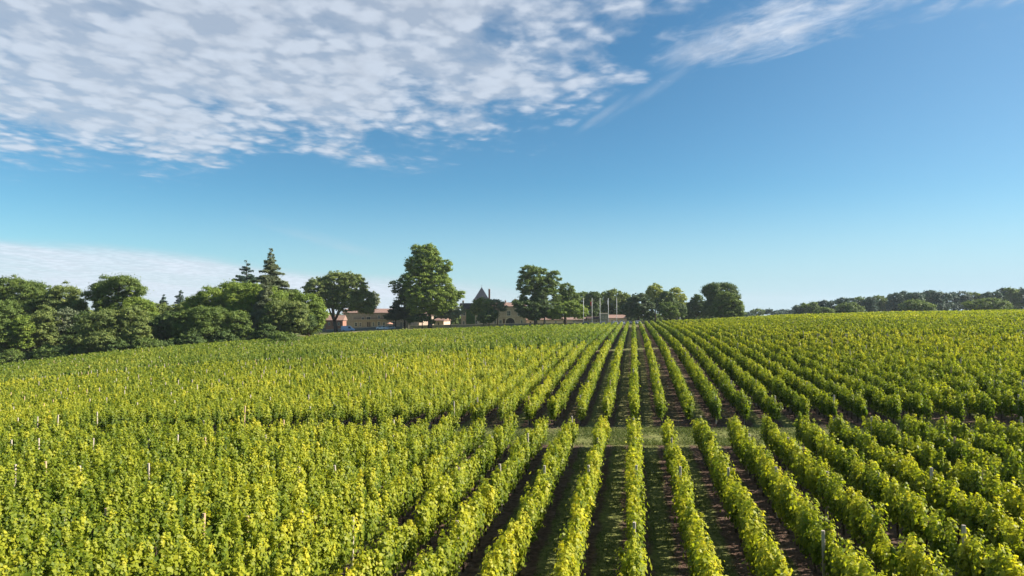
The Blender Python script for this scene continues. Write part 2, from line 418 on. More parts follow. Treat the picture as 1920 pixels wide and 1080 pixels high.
post_me = {}
def make_post_mesh(m):
    bm = bmesh.new(); box(bm, -.045, .045, -.045, .045, -.2, 1.60, .85)
    bmesh.ops.bevel(bm, geom=[e for e in bm.edges if abs(e.verts[0].co.z - e.verts[1].co.z) > 1], offset=.012, segments=1, affect='EDGES')
    me = bpy.data.meshes.new('post'); bm.to_mesh(me); bm.free(); me.materials.append(MATS[m]); return me
post_me['grey'] = make_post_mesh('post_grey'); post_me['tan'] = make_post_mesh('post_tan')
stock_me = []
for i in range(4):
    rr = random.Random(40 + i); bm = bmesh.new()
    p = [(0, 0, -.1), (rr.uniform(-.04, .04), rr.uniform(-.04, .04), .2), (rr.uniform(-.06, .06), rr.uniform(-.06, .06), .42), (rr.uniform(-.05, .05), rr.uniform(-.05, .05), .68)]
    tube(bm, p, [.045, .034, .032, .04], 6)
    e = Vector(p[-1])
    for s_ in (-1, 1): tube(bm, [e, e + Vector((0, s_ * .22, .07)), e + Vector((0, s_ * .45, .06))], [.026, .018, .012], 5)
    me = bpy.data.meshes.new('trunk'); bm.to_mesh(me); bm.free(); me.materials.append(MATS['vine_bark']); stock_me.append(me)

def row_foliage(X0, ys, ye, seed, topbase, green, mat_name):
    """leaves of one row between ys and ye (kept only where the field is in view), following the ground"""
    rng = np.random.default_rng(seed)
    # per vine (about 1 m apart) height, width and colour
    nv = int(ye - ys) + 3
    vh = np.clip(rng.normal(0, .085, nv), -.25, .22); vw = rng.normal(1, .12, nv); vc = rng.normal(0, .06, nv)
    weak = rng.random(nv) < .035; vh[weak] -= .5; vw[weak] *= .5
    lf = np.convolve(rng.normal(0, 1, nv + 16), np.ones(9) / 9, 'same')[:nv]      # slow wander
    Cs, Ns, Ss, Ts = [], [], [], []
    seg = 2.0
    y = ys
    out_c, out_n, out_s, out_t = [], [], [], []
    while y < ye:
        y1 = min(y + seg, ye); L = y1 - y
        xc, zc = camxz(X0, (y + y1) / 2)
        ym = (y + y1) / 2
        pat = (.055 * (math.sin(X0 * .11 + ym * .043 + 1) + math.sin(X0 * .043 - ym * .09 + 2) * .8 + .5 * math.sin(X0 * .31 + ym * .21)),
               .05 * (math.sin(X0 * .07 + ym * .11) + math.sin(X0 * .19 - ym * .06)))
        size = max(.090, zc * .00170)
        cov = 2.0 if zc < 60 else 1.6
        n = max(6, int(L * 2.4 * cov / (size * size * .62)))
        # shoots: each leafy shoot climbs through the wires and ends in a pale tip of its own height
        ns = max(3, int(L * (9 if zc < 60 else 6)))
        sy = y + rng.random(ns) * L; k = sy - ys; k0 = np.clip(k.astype(int), 0, nv - 2); fr = k - k0; w = .5 - .5 * np.cos(math.pi * fr)
        sH = topbase + (vh[k0] * (1 - w) + vh[k0 + 1] * w) + lf[k0] * .06 + pat[1] + np.clip(rng.normal(0, .13 if zc < 60 else .085, ns), -.3, .34)
        sx = np.clip(rng.normal(0, .085 if zc < 60 else .065, ns) * vw[k0], -.17, .17); sl = rng.normal(0, .075, ns) + sx * .35; sly = rng.normal(0, .10, ns)
        st_ = rng.normal(0, .105, ns) + vc[k0]
        i = rng.integers(0, ns, n)
        hg = rng.random(n) ** .80
        zb = .30 + .12 * rng.random(n)
        taper = np.where(hg > .75, 1 - (hg - .75) * 2.6, 1.)
        spread = .082 if zc < 60 else .074 * (.75 + .45 * np.sin(hg * math.pi))
        ox = rng.normal(0, 1, n) * spread * taper; oy = rng.normal(0, 1, n) * spread * .95 * taper
        xo = sx[i] + sl[i] * hg + ox; yl = np.clip(sy[i] + sly[i] * hg + oy, ys - .12, ye + .12)
        zo = zb + (sH[i] - zb) * hg + rng.normal(0, .02, n)
        droop = rng.random(n) < .02            # shoots that have fallen out of the wires
        xo = np.where(droop, xo + np.sign(xo) * rng.random(n) * .22, xo)
        nrm = np.stack([ox / spread * .8 + np.sign(xo) * .55, oy / spread * .55, .35 + .6 * hg], -1) + rng.normal(0, .38, (n, 3))
        Zg = ground(X0, yl)
        out_c.append(np.stack([X0 + xo + .04 * np.sin(yl * .7 + seed), yl, Zg + zo], -1)); out_n.append(nrm)
        out_s.append(size * (.55 + .85 * rng.random(n)) * np.where(hg > .9, .8, 1.))
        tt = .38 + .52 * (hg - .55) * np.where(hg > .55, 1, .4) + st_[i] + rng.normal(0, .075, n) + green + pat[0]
        out_t.append(np.clip(tt, 0, 1))
        y = y1
    c = np.concatenate(out_c); nn = np.concatenate(out_n); s = np.concatenate(out_s); t = np.concatenate(out_t)
    v = leaf_quads(c, nn, s, rng)
    q = np.arange(len(v)).reshape(-1, 4)
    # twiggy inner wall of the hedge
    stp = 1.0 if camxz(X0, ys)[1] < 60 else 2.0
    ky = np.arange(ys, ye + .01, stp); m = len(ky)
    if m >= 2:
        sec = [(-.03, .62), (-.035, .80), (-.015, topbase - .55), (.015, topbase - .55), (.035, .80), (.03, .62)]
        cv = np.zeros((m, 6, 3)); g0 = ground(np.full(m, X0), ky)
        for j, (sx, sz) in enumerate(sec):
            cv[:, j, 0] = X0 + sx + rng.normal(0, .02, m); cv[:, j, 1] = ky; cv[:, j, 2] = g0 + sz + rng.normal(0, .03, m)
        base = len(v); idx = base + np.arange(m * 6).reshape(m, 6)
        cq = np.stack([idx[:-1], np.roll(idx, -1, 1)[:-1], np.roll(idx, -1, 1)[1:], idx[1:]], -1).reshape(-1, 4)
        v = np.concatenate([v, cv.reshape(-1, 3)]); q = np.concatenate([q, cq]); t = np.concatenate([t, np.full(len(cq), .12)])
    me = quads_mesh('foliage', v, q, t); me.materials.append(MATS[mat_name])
    return me

BLOCKS = [
    ('near', 6.0, 36.0, 'near block in front of the grass lane', .98, 1.50),
    ('mid', 41.2, 90.0, 'middle block beyond the grass lane', .90, 1.50),
    ('far', 93.0, 262.0, 'far block below the chateau and ridge', .80, 1.50)]
nleaf = 0; nrows = 0
for bi, (bn, y0, y1, words, tmax, topb) in enumerate(BLOCKS):
    for k in range(-100, 110):
        X0 = k * SP
        Y = np.arange(y0, y1 + .01, 1.0)
        xc, zc = camxz(X0, Y); tt = xc / np.maximum(zc, .5)
        tm = .80 if bn == 'far' else .84
        ok = (zc > 9.5) & (np.abs(tt) < tm) & (zc < np.interp(tt, ZE_T, ZE_Z))
        if ok.sum() < (4 if bn == 'near' else 12): continue
        a, b = Y[ok].min(), Y[ok].max()
        if bn != 'far': b = y1
        nrows += 1
        root = empty('vine_row', (X0, a, gz(X0, a)))
        where = ('the one heading straight away from the camera' if k == 0 else
                 f"{ordinal(abs(k))} {'left' if k < 0 else 'right'} of the row heading straight away")
        kindw = {'near': 'leafy near-block vine row', 'mid': 'middle-block vine row', 'far': 'far-block vine row'}[bn]
        tag(root, f'{kindw}, {where}', 'vine row', f'rows of vines in the {words}')
        rr = random.Random(bi * 1000 + k)
        gr = {'near': .05, 'mid': .02, 'far': -.02}[bn] + rr.gauss(0, .015)
        mn = 'vine_leaf'
        if bn == 'far' and X0 < 8: mn = 'vine_leaf_green'
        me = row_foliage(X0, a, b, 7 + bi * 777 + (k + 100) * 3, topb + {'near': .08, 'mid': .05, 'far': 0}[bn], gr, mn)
        nleaf += len(me.polygons)
        f = link_mesh('foliage', me, root); f.location = (-X0, -a, -gz(X0, a))
        # posts
        yy = y0 + .7 + (0 if bn != 'far' else 3)
        ends = [y0 + .1, y1 - .1] if bn != 'far' else []
        plist = []
        stepp = 6.0
        while yy < b:
            if yy >= a: plist.append(yy)
            yy += stepp
        if bn != 'far': plist.append(y1 - .7)
        np_ = 0
        for yy in plist:
            xcp, zcp = camxz(X0, yy)
            if zcp > (150 if bn == 'far' else 120): continue
            if bn == 'far' and rr.random() < .5: continue
            if rr.random() < .38: continue
            p = link_mesh('post', post_me['tan' if rr.random() < .22 else 'grey'], root)
            hz = 1 + rr.uniform(-.06, .10)
            p.location = (rr.uniform(-.05, .05), yy - a, gz(X0, yy) - gz(X0, a))
            p.rotation_euler = (rr.uniform(-.05, .05), rr.uniform(-.04, .04), rr.uniform(-.2, .2)); p.scale = (1, 1, hz)
            np_ += 1
            if np_ >= 40: break
        # vine trunks where they can be made out
        if bn == 'near' or (bn == 'mid' and abs(k) < 16):
            yy = a + .5; c_ = 0
            lim = b if bn == 'near' else min(b, 60)
            while yy < lim and c_ < 100:
                s = link_mesh('trunk', stock_me[rr.randrange(4)], root)
                s.location = (rr.uniform(-.03, .03), yy - a, gz(X0, yy) - gz(X0, a)); s.rotation_euler = (0, 0, rr.choice((0, math.pi)))
                yy += 1.05; c_ += 1
print('rows', nrows, 'leaf faces', nleaf)

# ------------------------------------------------------------------ grass on the lane and between the near rows
def grass_mesh(n, xr, yr, accept, h, seed, w=.012):
    rng = np.random.default_rng(seed)
    X = rng.uniform(*xr, n); Y = rng.uniform(*yr, n); k = accept(X, Y, rng); X, Y = X[k], Y[k]; n = len(X)
    Z = ground(X, Y); a = rng.uniform(0, 2 * math.pi, n); hh = h * rng.uniform(.5, 1.5, n); ww = w * rng.uniform(.7, 1.6, n)
    dx, dy = np.cos(a) * ww, np.sin(a) * ww; l = rng.normal(0, .35, (n, 2)) * hh[:, None]
    v = np.stack([np.stack([X - dx, Y - dy, Z], -1), np.stack([X + dx, Y + dy, Z], -1), np.stack([X + l[:, 0], Y + l[:, 1], Z + hh], -1)], 1).reshape(-1, 3)
    q = np.arange(len(v)).reshape(-1, 3)
    me = quads_mesh('grass', v, q, np.clip(rng.normal(.5, .2, n), 0, 1)); me.materials.append(MATS['grass_blade']); return me
leaf_mat('grass_blade', [(0, (.05, .075, .02)), (.5, (.11, .15, .04)), (1, (.24, .26, .09))], .3, .7, .2, (1, 1, .6))
def acc_gap(X, Y, rng):
    xc, zc = camxz(X, Y); nz = np.sin(X * 1.3 + Y * .9) + np.sin(X * .37 - Y * 1.7)
    return (np.abs(xc / zc) < .82) & (rng.random(len(X)) < .55 + .3 * nz)
tag(link_mesh('grass', grass_mesh(150000, (-40, 28), (36.2, 40.9), acc_gap, .07, 5, .02)), 'short green grass on the lane crossing between the vine blocks', 'grass', kind='stuff')
def acc_lane(X, Y, rng):
    xc, zc = camxz(X, Y); lane = np.abs((X / SP) % 1 - .5); nz = np.sin(X * 2.3 + Y * .8) + np.sin(X * .7 - Y * 1.9)
    return (zc > 9) & (np.abs(xc / zc) < .8) & (lane < .24) & (rng.random(len(X)) < .5 + .35 * nz)
tag(link_mesh('weeds', grass_mesh(260000, (-20, 20), (9, 36), acc_lane, .06, 6, .014)), 'low weeds growing along the lanes between the near vine rows', 'weeds', kind='stuff')

# ------------------------------------------------------------------ trees
def crown_mesh(ells, leaf, sub, cov, seed, mat_name, hue=0., airy=0.):
    """ells: list of (centre, (rx,ry,rz)); leaf clumps sit on many small lobes spread through the outer part of the crown"""
    rng = np.random.default_rng(seed)
    cc, rr_, tt_ = [], [], []
    for c, rad in ells:
        rad = np.array(rad, float); area = 4 * math.pi * ((rad[0] * rad[1]) ** 1.6 / 3 + (rad[0] * rad[2]) ** 1.6 / 3 + (rad[1] * rad[2]) ** 1.6 / 3) ** (1 / 1.6)
        n = max(5, int(area / (sub * sub * (1.5 + airy))))
        d = rng.normal(size=(n, 3)); d /= np.linalg.norm(d, axis=1, keepdims=True)
        rf = np.clip(rng.normal(.84, .13, n), .35, 1.10)[:, None]
        cc.append(np.array(c) + d * rad * rf); rr_.append(sub * rng.uniform(.5, 1.35, n) * np.where(rf[:, 0] > .97, .6, 1.)); tt_.append(rng.normal(0, .10, n))
    cc = np.concatenate(cc); rr_ = np.concatenate(rr_); tt_ = np.concatenate(tt_)
    per = np.maximum(6, (4 * math.pi * rr_ ** 2 * cov / (leaf * leaf * .62)).astype(int))
    idx = np.repeat(np.arange(len(cc)), per); n = len(idx)
    d = rng.normal(size=(n, 3)); d /= np.linalg.norm(d, axis=1, keepdims=True)
    d[:, 2] = np.where(d[:, 2] < -.3, -d[:, 2] * .6, d[:, 2])
    lump = (rng.uniform(.45, 1.12, n) + (rng.random(n) < .12) * rng.uniform(0, .5, n))[:, None]
    p = cc[idx] + d * (rr_[idx][:, None] * lump) * np.array([1, 1, .8])
    stray = rng.random(n) < .05          # loose twigs beyond the lobes
    p = np.where(stray[:, None], p + d * rng.uniform(.1, .7, n)[:, None] * rr_[idx][:, None], p)
    nrm = d * 1.0 + rng.normal(0, .45, (n, 3)) + np.array([0, 0, .25])
    s = leaf * rng.uniform(.6, 1.35, n)
    v = leaf_quads(p, nrm, s, rng)
    t = np.clip(.5 + hue + tt_[idx] + rng.normal(0, .13, n), 0, 1)
    me = quads_mesh('crown', v, np.arange(len(v)).reshape(-1, 4), t); me.materials.append(MATS[mat_name])
    return me, cc

ntree = 0
def tree(name, label, Z, blobs, leaf='leaf_mid', trunk=.3, bark='bark', sub=None, cov=.55, group=None, px=None, cat='tree', airy=0., seed=None, fork=None, lsize=None, depth=1.):
    """blobs: (px, py, rx, ry) ellipses in photo pixels; they become ellipsoids of real size standing at distance Z"""
    global ntree; ntree += 1
    seed = seed or ntree * 13
    rnd = random.Random(seed)
    m = Z / 1280
    if px is None:
        px = sum(b[0] * b[2] for b in blobs) / sum(b[2] for b in blobs)
    base = at(px, Z)
    root = empty(name, base)
    tag(root, label, cat, group)
    ells = []
    for i, (bx, by, rx, ry) in enumerate(blobs):
        c = at(bx, Z, by) + FWD * rnd.uniform(-.25, .25) * rx * m - base
        ells.append((c, (rx * m * .93, (rx * .6 + ry * .4) * m * .9 * depth, ry * m * .93)))
    R_ = max(b[2] for b in blobs) * m
    sub = (sub * .8 if sub else min(max(R_ * .20, .5), 1.25))
    lf = lsize or max(.24, Z * .00135)
    me, cc = crown_mesh(ells, lf, sub, cov, seed, leaf, airy=airy)
    link_mesh('crown', me, root)
    # trunk and limbs
    bm = bmesh.new()
    zt = min(e[0].z for e in ells); top = max(e[0].z for e in ells)
    xa = ells[0][0].x * .3; ya = ells[0][0].y * .3
    fz = fork if fork else max(.8, zt * .75)
    pts = [(0, 0, -.4), (0, 0, fz * .4), (xa * .3, ya * .3, fz)]
    tube(bm, pts, [trunk * 1.25, trunk, trunk * .8], 8)
    tips = rnd.sample(range(len(cc)), min(len(cc), 9))
    for j in tips:
        e = Vector(cc[j]); s_ = Vector(pts[-1]); mid = s_.lerp(e, .5) + Vector((0, 0, .12 * (e - s_).length))
        tube(bm, [s_ - Vector((0, 0, .2)), mid, e], [trunk * .5, trunk * .28, trunk * .1], 5)
    from_bm('trunk', bm, MATS[bark], root, True)
    return root

def conifer(name, label, Z, px, ytop, ybot, w, leaf='leaf_pine', layers=14, droop=.15, flat=.35, group=None, lsize=None, gappy=.0, seed=None, bare=.12):
    global ntree; ntree += 1
    seed = seed or ntree * 17; rng = np.random.default_rng(seed); rnd = random.Random(seed)
    m = Z / 1280; base = at(px, Z); root = empty(name, base); tag(root, label, 'tree', group)
    H = (at(px, Z, ytop) - base).z; zb = max((at(px, Z, ybot) - base).z, H * .05); Wm = w * m / 2
    bm = bmesh.new(); tube(bm, [(0, 0, -.4), (0, 0, H * .5), (0, 0, H)], [H * .022 + .08, H * .013 + .04, .03], 8)
    P, Nn, T = [], [], []
    lf = lsize or max(.24, Z * .0014)
    for L in range(layers):
        f = (L + rnd.uniform(-.25, .25)) / layers; z0 = zb + (H - zb) * min(max(f, 0), .98)
        rad = Wm * (1 - f) ** .85 * rnd.uniform(.75, 1.1) + .12
        nb = max(5, int(7 + 5 * (1 - f)))
        a0 = rnd.random() * 6.28
        for b in range(nb):
            if rnd.random() < gappy: continue
            a = a0 + b * 2 * math.pi / nb + rnd.uniform(-.25, .25); r = rad * rnd.uniform(.7, 1.15)
            zl = z0; z0 = min(z0 + rnd.uniform(-1.1, 1.1) * (H - zb) / layers, H * .99)
            tip = Vector((math.cos(a) * r, math.sin(a) * r, z0 - droop * r))
            tube(bm, [(0, 0, z0), tuple(tip * .55 + Vector((0, 0, z0 * .45))), tuple(tip)], [.05, .03, .015], 4, False)
            n = max(14, int(r * max(.6, r * .45) * 7.5 / (lf * lf)))
            s = rng.random(n) ** .7; wv = rng.normal(0, .24, n) * r * (1.2 - s) + rng.normal(0, .12, n)
            x = math.cos(a) * r * s - math.sin(a) * wv; y = math.sin(a) * r * s + math.cos(a) * wv
            z = z0 - droop * r * s - np.abs(rng.normal(0, .08 + flat * .55, n)) * (1.2 - s * .5) + rng.normal(0, .08, n)
            P.append(np.stack([x, y, z], -1)); Nn.append(np.stack([np.cos(a) * .3 + rng.normal(0, .5, n), np.sin(a) * .3 + rng.normal(0, .5, n), np.ones(n)], -1))
            T.append(np.clip(rng.normal(.5 + rnd.uniform(-.12, .12), .13, n), 0, 1)); z0 = zl
    P = np.concatenate(P); Nn = np.concatenate(Nn); T = np.concatenate(T)
    v = leaf_quads(P, Nn, lf * rng.uniform(.6, 1.3, len(P)), rng)
    me = quads_mesh('crown', v, np.arange(len(v)).reshape(-1, 4), T); me.materials.append(MATS[leaf])
    link_mesh('crown', me, root); from_bm('trunk', bm, MATS['bark'], root, True)
    return root

WL = 'trees and bushes of the wood left of the vineyard'
W1 = 215
# back of the left wood, tall crowns
tree('broadleaf_tree', 'tall grey-green tree at the left edge of the wood, cut by the photo edge', 190, [(-30, 560, 48, 48), (20, 555, 42, 40), (-10, 600, 60, 45)], 'leaf_mid', .4, group=WL, px=-5)
tree('broadleaf_tree', 'tall dense tree with an even top, second from the left edge of the wood', 188, [(58, 568, 38, 42), (85, 585, 35, 42), (50, 610, 45, 40)], 'leaf_mid', .4, group=WL)
tree('broadleaf_tree', 'olive green rounded tree between the even-topped tree and the highest wood tree', 186, [(122, 572, 32, 42), (140, 590, 24, 35), (115, 610, 40, 45)], 'leaf_olive', .4, group=WL)
tree('broadleaf_tree', 'highest spreading tree in the left wood with flat-topped outer limbs', 184, [(200, 545, 26, 30), (232, 535, 24, 20), (255, 545, 14, 14), (175, 552, 18, 15), (215, 575, 45, 35), (210, 610, 45, 40)], 'leaf_mid', .45, group=WL, airy=.4)
tree('broadleaf_tree', 'fresh green tree leaning right of the highest spreading tree in the wood', 182, [(255, 582, 24, 26), (275, 585, 20, 25), (268, 610, 32, 30)], 'leaf_fresh', .3, group=WL)
conifer('spruce_tree', 'small pointed spruce behind the wood, the left and lower of the small pair', 230, 306, 551, 610, 44, 'leaf_blue', 11, group='pair of small spruces behind the left wood')
conifer('spruce_tree', 'small pointed spruce behind the wood, the right and taller of the small pair', 230, 338, 543, 610, 50, 'leaf_blue', 12, group='pair of small spruces behind the left wood')
tree('broadleaf_tree', 'low brownish green tree under the small pair of spruces', 192, [(295, 592, 24, 24), (320, 596, 28, 24), (348, 590, 22, 26)], 'leaf_olive', .3, group=WL)
tree('broadleaf_tree', 'bright green tree right of the small spruces', 186, [(372, 578, 24, 28), (398, 566, 28, 30), (385, 600, 36, 30)], 'leaf_fresh', .35, group=WL)
conifer('pine_tree', 'small dark pine top poking out left of the flat-topped cedar', 215, 403, 534, 600, 30, 'leaf_blue', 9, gappy=.2)
tree('broadleaf_tree', 'pale feathery tree in front of the flat-topped cedar', 190, [(420, 552, 24, 25), (440, 556, 26, 30), (425, 585, 40, 35)], 'leaf_fresh', .35, group=WL, airy=.5)
tree('broadleaf_tree', 'large bright green rounded tree below the cedar and the tall fir', 184, [(455, 562, 32, 32), (488, 570, 30, 36), (515, 575, 28, 36), (460, 600, 50, 34)], 'leaf_fresh', .4, group=WL)
conifer('cedar_tree', 'flat-topped layered cedar beside the tall fir', 205, 462, 487, 575, 96, 'leaf_blue', 9, droop=-.10, flat=.45, gappy=.15, seed=77)
conifer('fir_tree', 'tallest pointed fir rising over the left wood', 200, 507, 464, 600, 118, 'leaf_grey', 24, droop=.12, flat=.4, gappy=.12, seed=5)
conifer('cedar_tree', 'grey-green drooping cedar in front of the bright trees', 180, 498, 522, 645, 110, 'leaf_grey', 20, droop=.25, flat=.6, gappy=.05)
tree('broadleaf_tree', 'green tree between the tall fir and the umbrella-shaped tree', 200, [(528, 566, 20, 24), (548, 562, 18, 18), (530, 595, 30, 28)], 'leaf_mid', .3, group=WL)
tree('pine_tree', 'small dark round pine top left of the umbrella-shaped tree', 225, [(549, 552, 14, 11), (543, 566, 16, 12)], 'leaf_pine', .25)
tree('broadleaf_tree', 'round smooth green tree beside the small red house', 188, [(578, 574, 30, 26), (592, 590, 20, 30), (572, 602, 34, 28)], 'leaf_fresh', .3, group=WL)
# front of the left wood
tree('broadleaf_tree', 'grey-green leafy tree at the lower left corner of the wood', 168, [(8, 600, 36, 38), (15, 630, 42, 30)], 'leaf_mid', .3, group=WL)
tree('broadleaf_tree', 'yellowish bush tree in front of the even-topped wood tree', 166, [(48, 615, 20, 24), (38, 640, 24, 18)], 'leaf_fresh', .2, group=WL)
tree('broadleaf_tree', 'brown-green tree with bare twigs low in the left wood', 170, [(85, 608, 30, 34), (88, 635, 28, 18)], 'leaf_olive', .25, group=WL, airy=.4)
tree('broadleaf_tree', 'greyish half-bare tree in the dark hollow of the wood', 172, [(125, 600, 22, 26)], 'leaf_grey', .2, group=WL, airy=1.0, bark='pale_bark', cov=.3)
tree('broadleaf_tree', 'dark shaded tree beside the hollow of the wood', 174, [(125, 628, 34, 24), (155, 612, 22, 30)], 'leaf_deep', .25, group=WL)
tree('broadleaf_tree', 'spreading olive green tree at the vineyard edge under the highest tree', 160, [(178, 612, 32, 28), (205, 605, 30, 26), (190, 638, 40, 20)], 'leaf_olive', .3, group=WL)
tree('broadleaf_tree', 'yellow-brown tree next to the bare patch at the vineyard edge', 162, [(250, 602, 28, 30), (262, 625, 24, 18), (235, 630, 24, 18)], 'leaf_olive', .25, group=WL)
tree('broadleaf_tree', 'dark tree right of the bare patch at the vineyard edge', 170, [(300, 615, 26, 22), (325, 608, 26, 26)], 'leaf_deep', .25, group=WL)
tree('broadleaf_tree', 'broad blue-green tree over the low vineyard hump', 168, [(352, 606, 30, 26), (385, 602, 30, 28), (365, 622, 40, 14)], 'leaf_mid', .3, group=WL)
tree('broadleaf_tree', 'dark leafy tree below the bright rounded tree', 174, [(415, 605, 30, 28), (445, 608, 30, 28), (430, 625, 40, 12)], 'leaf_mid', .3, group=WL)
tree('oak_tree', 'dark glossy oak on a pale trunk beside the earth track', 178, [(525, 590, 32, 30), (555, 585, 24, 22), (505, 605, 24, 20), (545, 607, 34, 18)], 'leaf_olive', .32, 'pale_bark', px=515, seed=9)
tree('oak_tree', 'smaller oak with its trunk standing on the earth track', 182, [(560, 600, 24, 22), (578, 606, 16, 16), (552, 614, 20, 10)], 'leaf_deep', .25, 'bark', px=553)
tree('bush', 'bright yellow-green bush at the foot of the small red house', 205, [(600, 607, 6, 9)], 'leaf_yellow', .08, cat='bush')

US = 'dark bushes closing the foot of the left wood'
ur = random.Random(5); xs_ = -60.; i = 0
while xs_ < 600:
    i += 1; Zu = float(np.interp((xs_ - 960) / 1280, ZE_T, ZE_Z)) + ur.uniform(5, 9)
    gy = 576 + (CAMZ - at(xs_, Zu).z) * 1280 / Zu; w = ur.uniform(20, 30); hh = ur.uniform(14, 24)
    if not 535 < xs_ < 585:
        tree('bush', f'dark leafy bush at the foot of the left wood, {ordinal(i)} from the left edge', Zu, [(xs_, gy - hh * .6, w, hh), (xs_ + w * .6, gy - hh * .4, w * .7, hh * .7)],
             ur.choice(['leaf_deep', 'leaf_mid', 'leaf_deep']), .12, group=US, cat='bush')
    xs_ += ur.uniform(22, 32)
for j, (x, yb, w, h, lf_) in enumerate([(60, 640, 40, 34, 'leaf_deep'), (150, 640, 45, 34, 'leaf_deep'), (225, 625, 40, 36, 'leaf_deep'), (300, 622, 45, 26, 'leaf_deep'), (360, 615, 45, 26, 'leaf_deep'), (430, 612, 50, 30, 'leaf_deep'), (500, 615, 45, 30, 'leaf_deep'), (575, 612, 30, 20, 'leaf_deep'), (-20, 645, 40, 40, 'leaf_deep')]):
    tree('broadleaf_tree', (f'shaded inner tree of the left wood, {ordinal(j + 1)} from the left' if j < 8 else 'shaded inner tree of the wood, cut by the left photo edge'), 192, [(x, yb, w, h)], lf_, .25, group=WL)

# trees round the chateau
tree('umbrella_tree', 'large umbrella-shaped tree in front of the red-roofed wing', 262, [(600, 543, 30, 24), (632, 533, 34, 26), (662, 540, 30, 30), (615, 560, 30, 22), (650, 565, 32, 24), (678, 566, 26, 24), (692, 575, 12, 16)], 'leaf_olive', .75, 'bark', px=630, fork=4.0, sub=1.2, seed=21)
tree('broadleaf_tree', 'thin pale tree just right of the umbrella-shaped tree', 320, [(702, 558, 10, 12), (698, 568, 14, 10)], 'leaf_grey', .2, airy=.6)
tree('broadleaf_tree', 'dark tree with sky gaps growing against the tallest plane tree', 268, [(748, 538, 20, 18), (765, 552, 20, 24), (756, 572, 22, 22), (770, 590, 18, 16)], 'leaf_deep', .35, airy=.9, cov=.45, seed=33)
tree('plane_tree', 'tallest tree in the photo, a big plane tree before the chateau', 262, [(800, 480, 24, 20), (790, 500, 32, 26), (812, 505, 28, 30), (785, 530, 36, 28), (818, 535, 34, 28), (800, 556, 48, 24), (838, 560, 24, 22), (790, 574, 34, 18), (826, 577, 30, 16), (848, 552, 14, 14), (781, 470, 11, 10), (806, 467, 11, 9), (767, 500, 9, 10), (863, 555, 9, 9), (838, 500, 9, 12)], 'leaf_fresh', .75, 'bark', px=806, fork=5., sub=1.25, seed=44, cov=.55, airy=.45)
conifer('cedar_tree', 'low dark layered tree in front of the long stone wing', 265, 742, 566, 594, 62, 'leaf_pine', 7, droop=-.05, flat=.3)
tree('bush', 'clipped dark dome-shaped tree beside the pink gable', 262, [(790, 596, 21, 8), (775, 600, 12, 6)], 'leaf_deep', .2, px=792, cat='bush')
tree('bush', 'yellow-green shrub left of the dark dome-shaped tree', 270, [(768, 590, 12, 9)], 'leaf_yellow', .12, cat='bush')
tree('bush', 'low round green shrub right of the dark dome-shaped tree', 262, [(810, 604, 7, 5)], 'leaf_mid', .1, cat='bush')
tree('broadleaf_tree', 'small pale open tree standing before the chateau windows', 262, [(846, 588, 20, 11), (860, 582, 14, 9), (832, 590, 12, 9)], 'leaf_grey', .18, 'pale_bark', px=845, airy=.6, fork=2.5)
tree('broadleaf_tree', 'feathery tree in front of the chateau tower', 262, [(905, 572, 20, 14), (912, 587, 18, 16), (895, 580, 14, 14)], 'leaf_olive', .22, 'pale_bark', px=907, airy=.4, fork=2.)
tree('broadleaf_tree', 'dark lower tree under the feathery tree by the tower', 260, [(912, 598, 20, 9), (922, 590, 14, 10)], 'leaf_deep', .16, px=917)
tree('broadleaf_tree', 'thin grey-green tree between the tower and the arched doorway', 264, [(932, 572, 16, 10), (942, 578, 10, 8), (925, 566, 10, 7)], 'leaf_grey', .18, px=933, airy=.8, cov=.4)
tree('plane_tree', 'tall airy plane tree right of the arched doorway', 262, [(990, 510, 18, 14), (1008, 522, 28, 22), (985, 535, 18, 22), (1020, 535, 30, 20), (1040, 522, 13, 14), (1000, 555, 28, 20), (1025, 558, 30, 22)], 'leaf_mid', .5, px=1005, fork=5., airy=.8, cov=.5, seed=55, sub=1.2)
tree('broadleaf_tree', 'dense low tree with a drooping crown at the chateau corner', 258, [(985, 576, 26, 14), (1000, 588, 26, 14), (972, 570, 12, 8), (1012, 575, 20, 16)], 'leaf_deep', .4, px=1003, seed=56)
tree('broadleaf_tree', 'upright tree just right of the tall airy plane tree', 266, [(1062, 545, 16, 16), (1070, 560, 18, 18), (1050, 565, 16, 18)], 'leaf_mid', .3, airy=.3)
tree('broadleaf_tree', 'broad low tree with a sunlit right side beside the first flagpole', 255, [(1068, 578, 26, 14), (1050, 588, 22, 12), (1085, 586, 16, 14)], 'leaf_fresh', .3, px=1058, seed=58)
tree('broadleaf_tree', 'dark small tree at the foot of the upright tree', 257, [(1035, 588, 16, 12), (1025, 580, 12, 14)], 'leaf_deep', .25, px=1020)
BK = 'trees behind the flagpoles'
tree('broadleaf_tree', 'green tree behind the first flagpole', 330, [(1092, 566, 18, 20), (1085, 580, 14, 16)], 'leaf_mid', .3, group=BK)
tree('broadleaf_tree', 'dark tree behind the pole with the red flag', 320, [(1113, 565, 18, 20), (1108, 582, 16, 16)], 'leaf_deep', .3, group=BK)
tree('broadleaf_tree', 'green tree behind the bare middle flagpole', 335, [(1130, 566, 18, 20), (1130, 585, 18, 15)], 'leaf_mid', .3, group=BK)
tree('broadleaf_tree', 'tall olive tree with yellowing top behind the pole with the white flag', 325, [(1152, 562, 20, 21), (1168, 566, 16, 18), (1148, 582, 22, 16), (1170, 585, 16, 15)], 'leaf_olive', .3, group=BK)
tree('yew_tree', 'very dark dense round tree right of the last flagpole', 262, [(1198, 573, 26, 24), (1184, 582, 19, 17), (1213, 582, 17, 18)], 'leaf_pine', .4, px=1197, seed=61, cov=.7, sub=1.0)
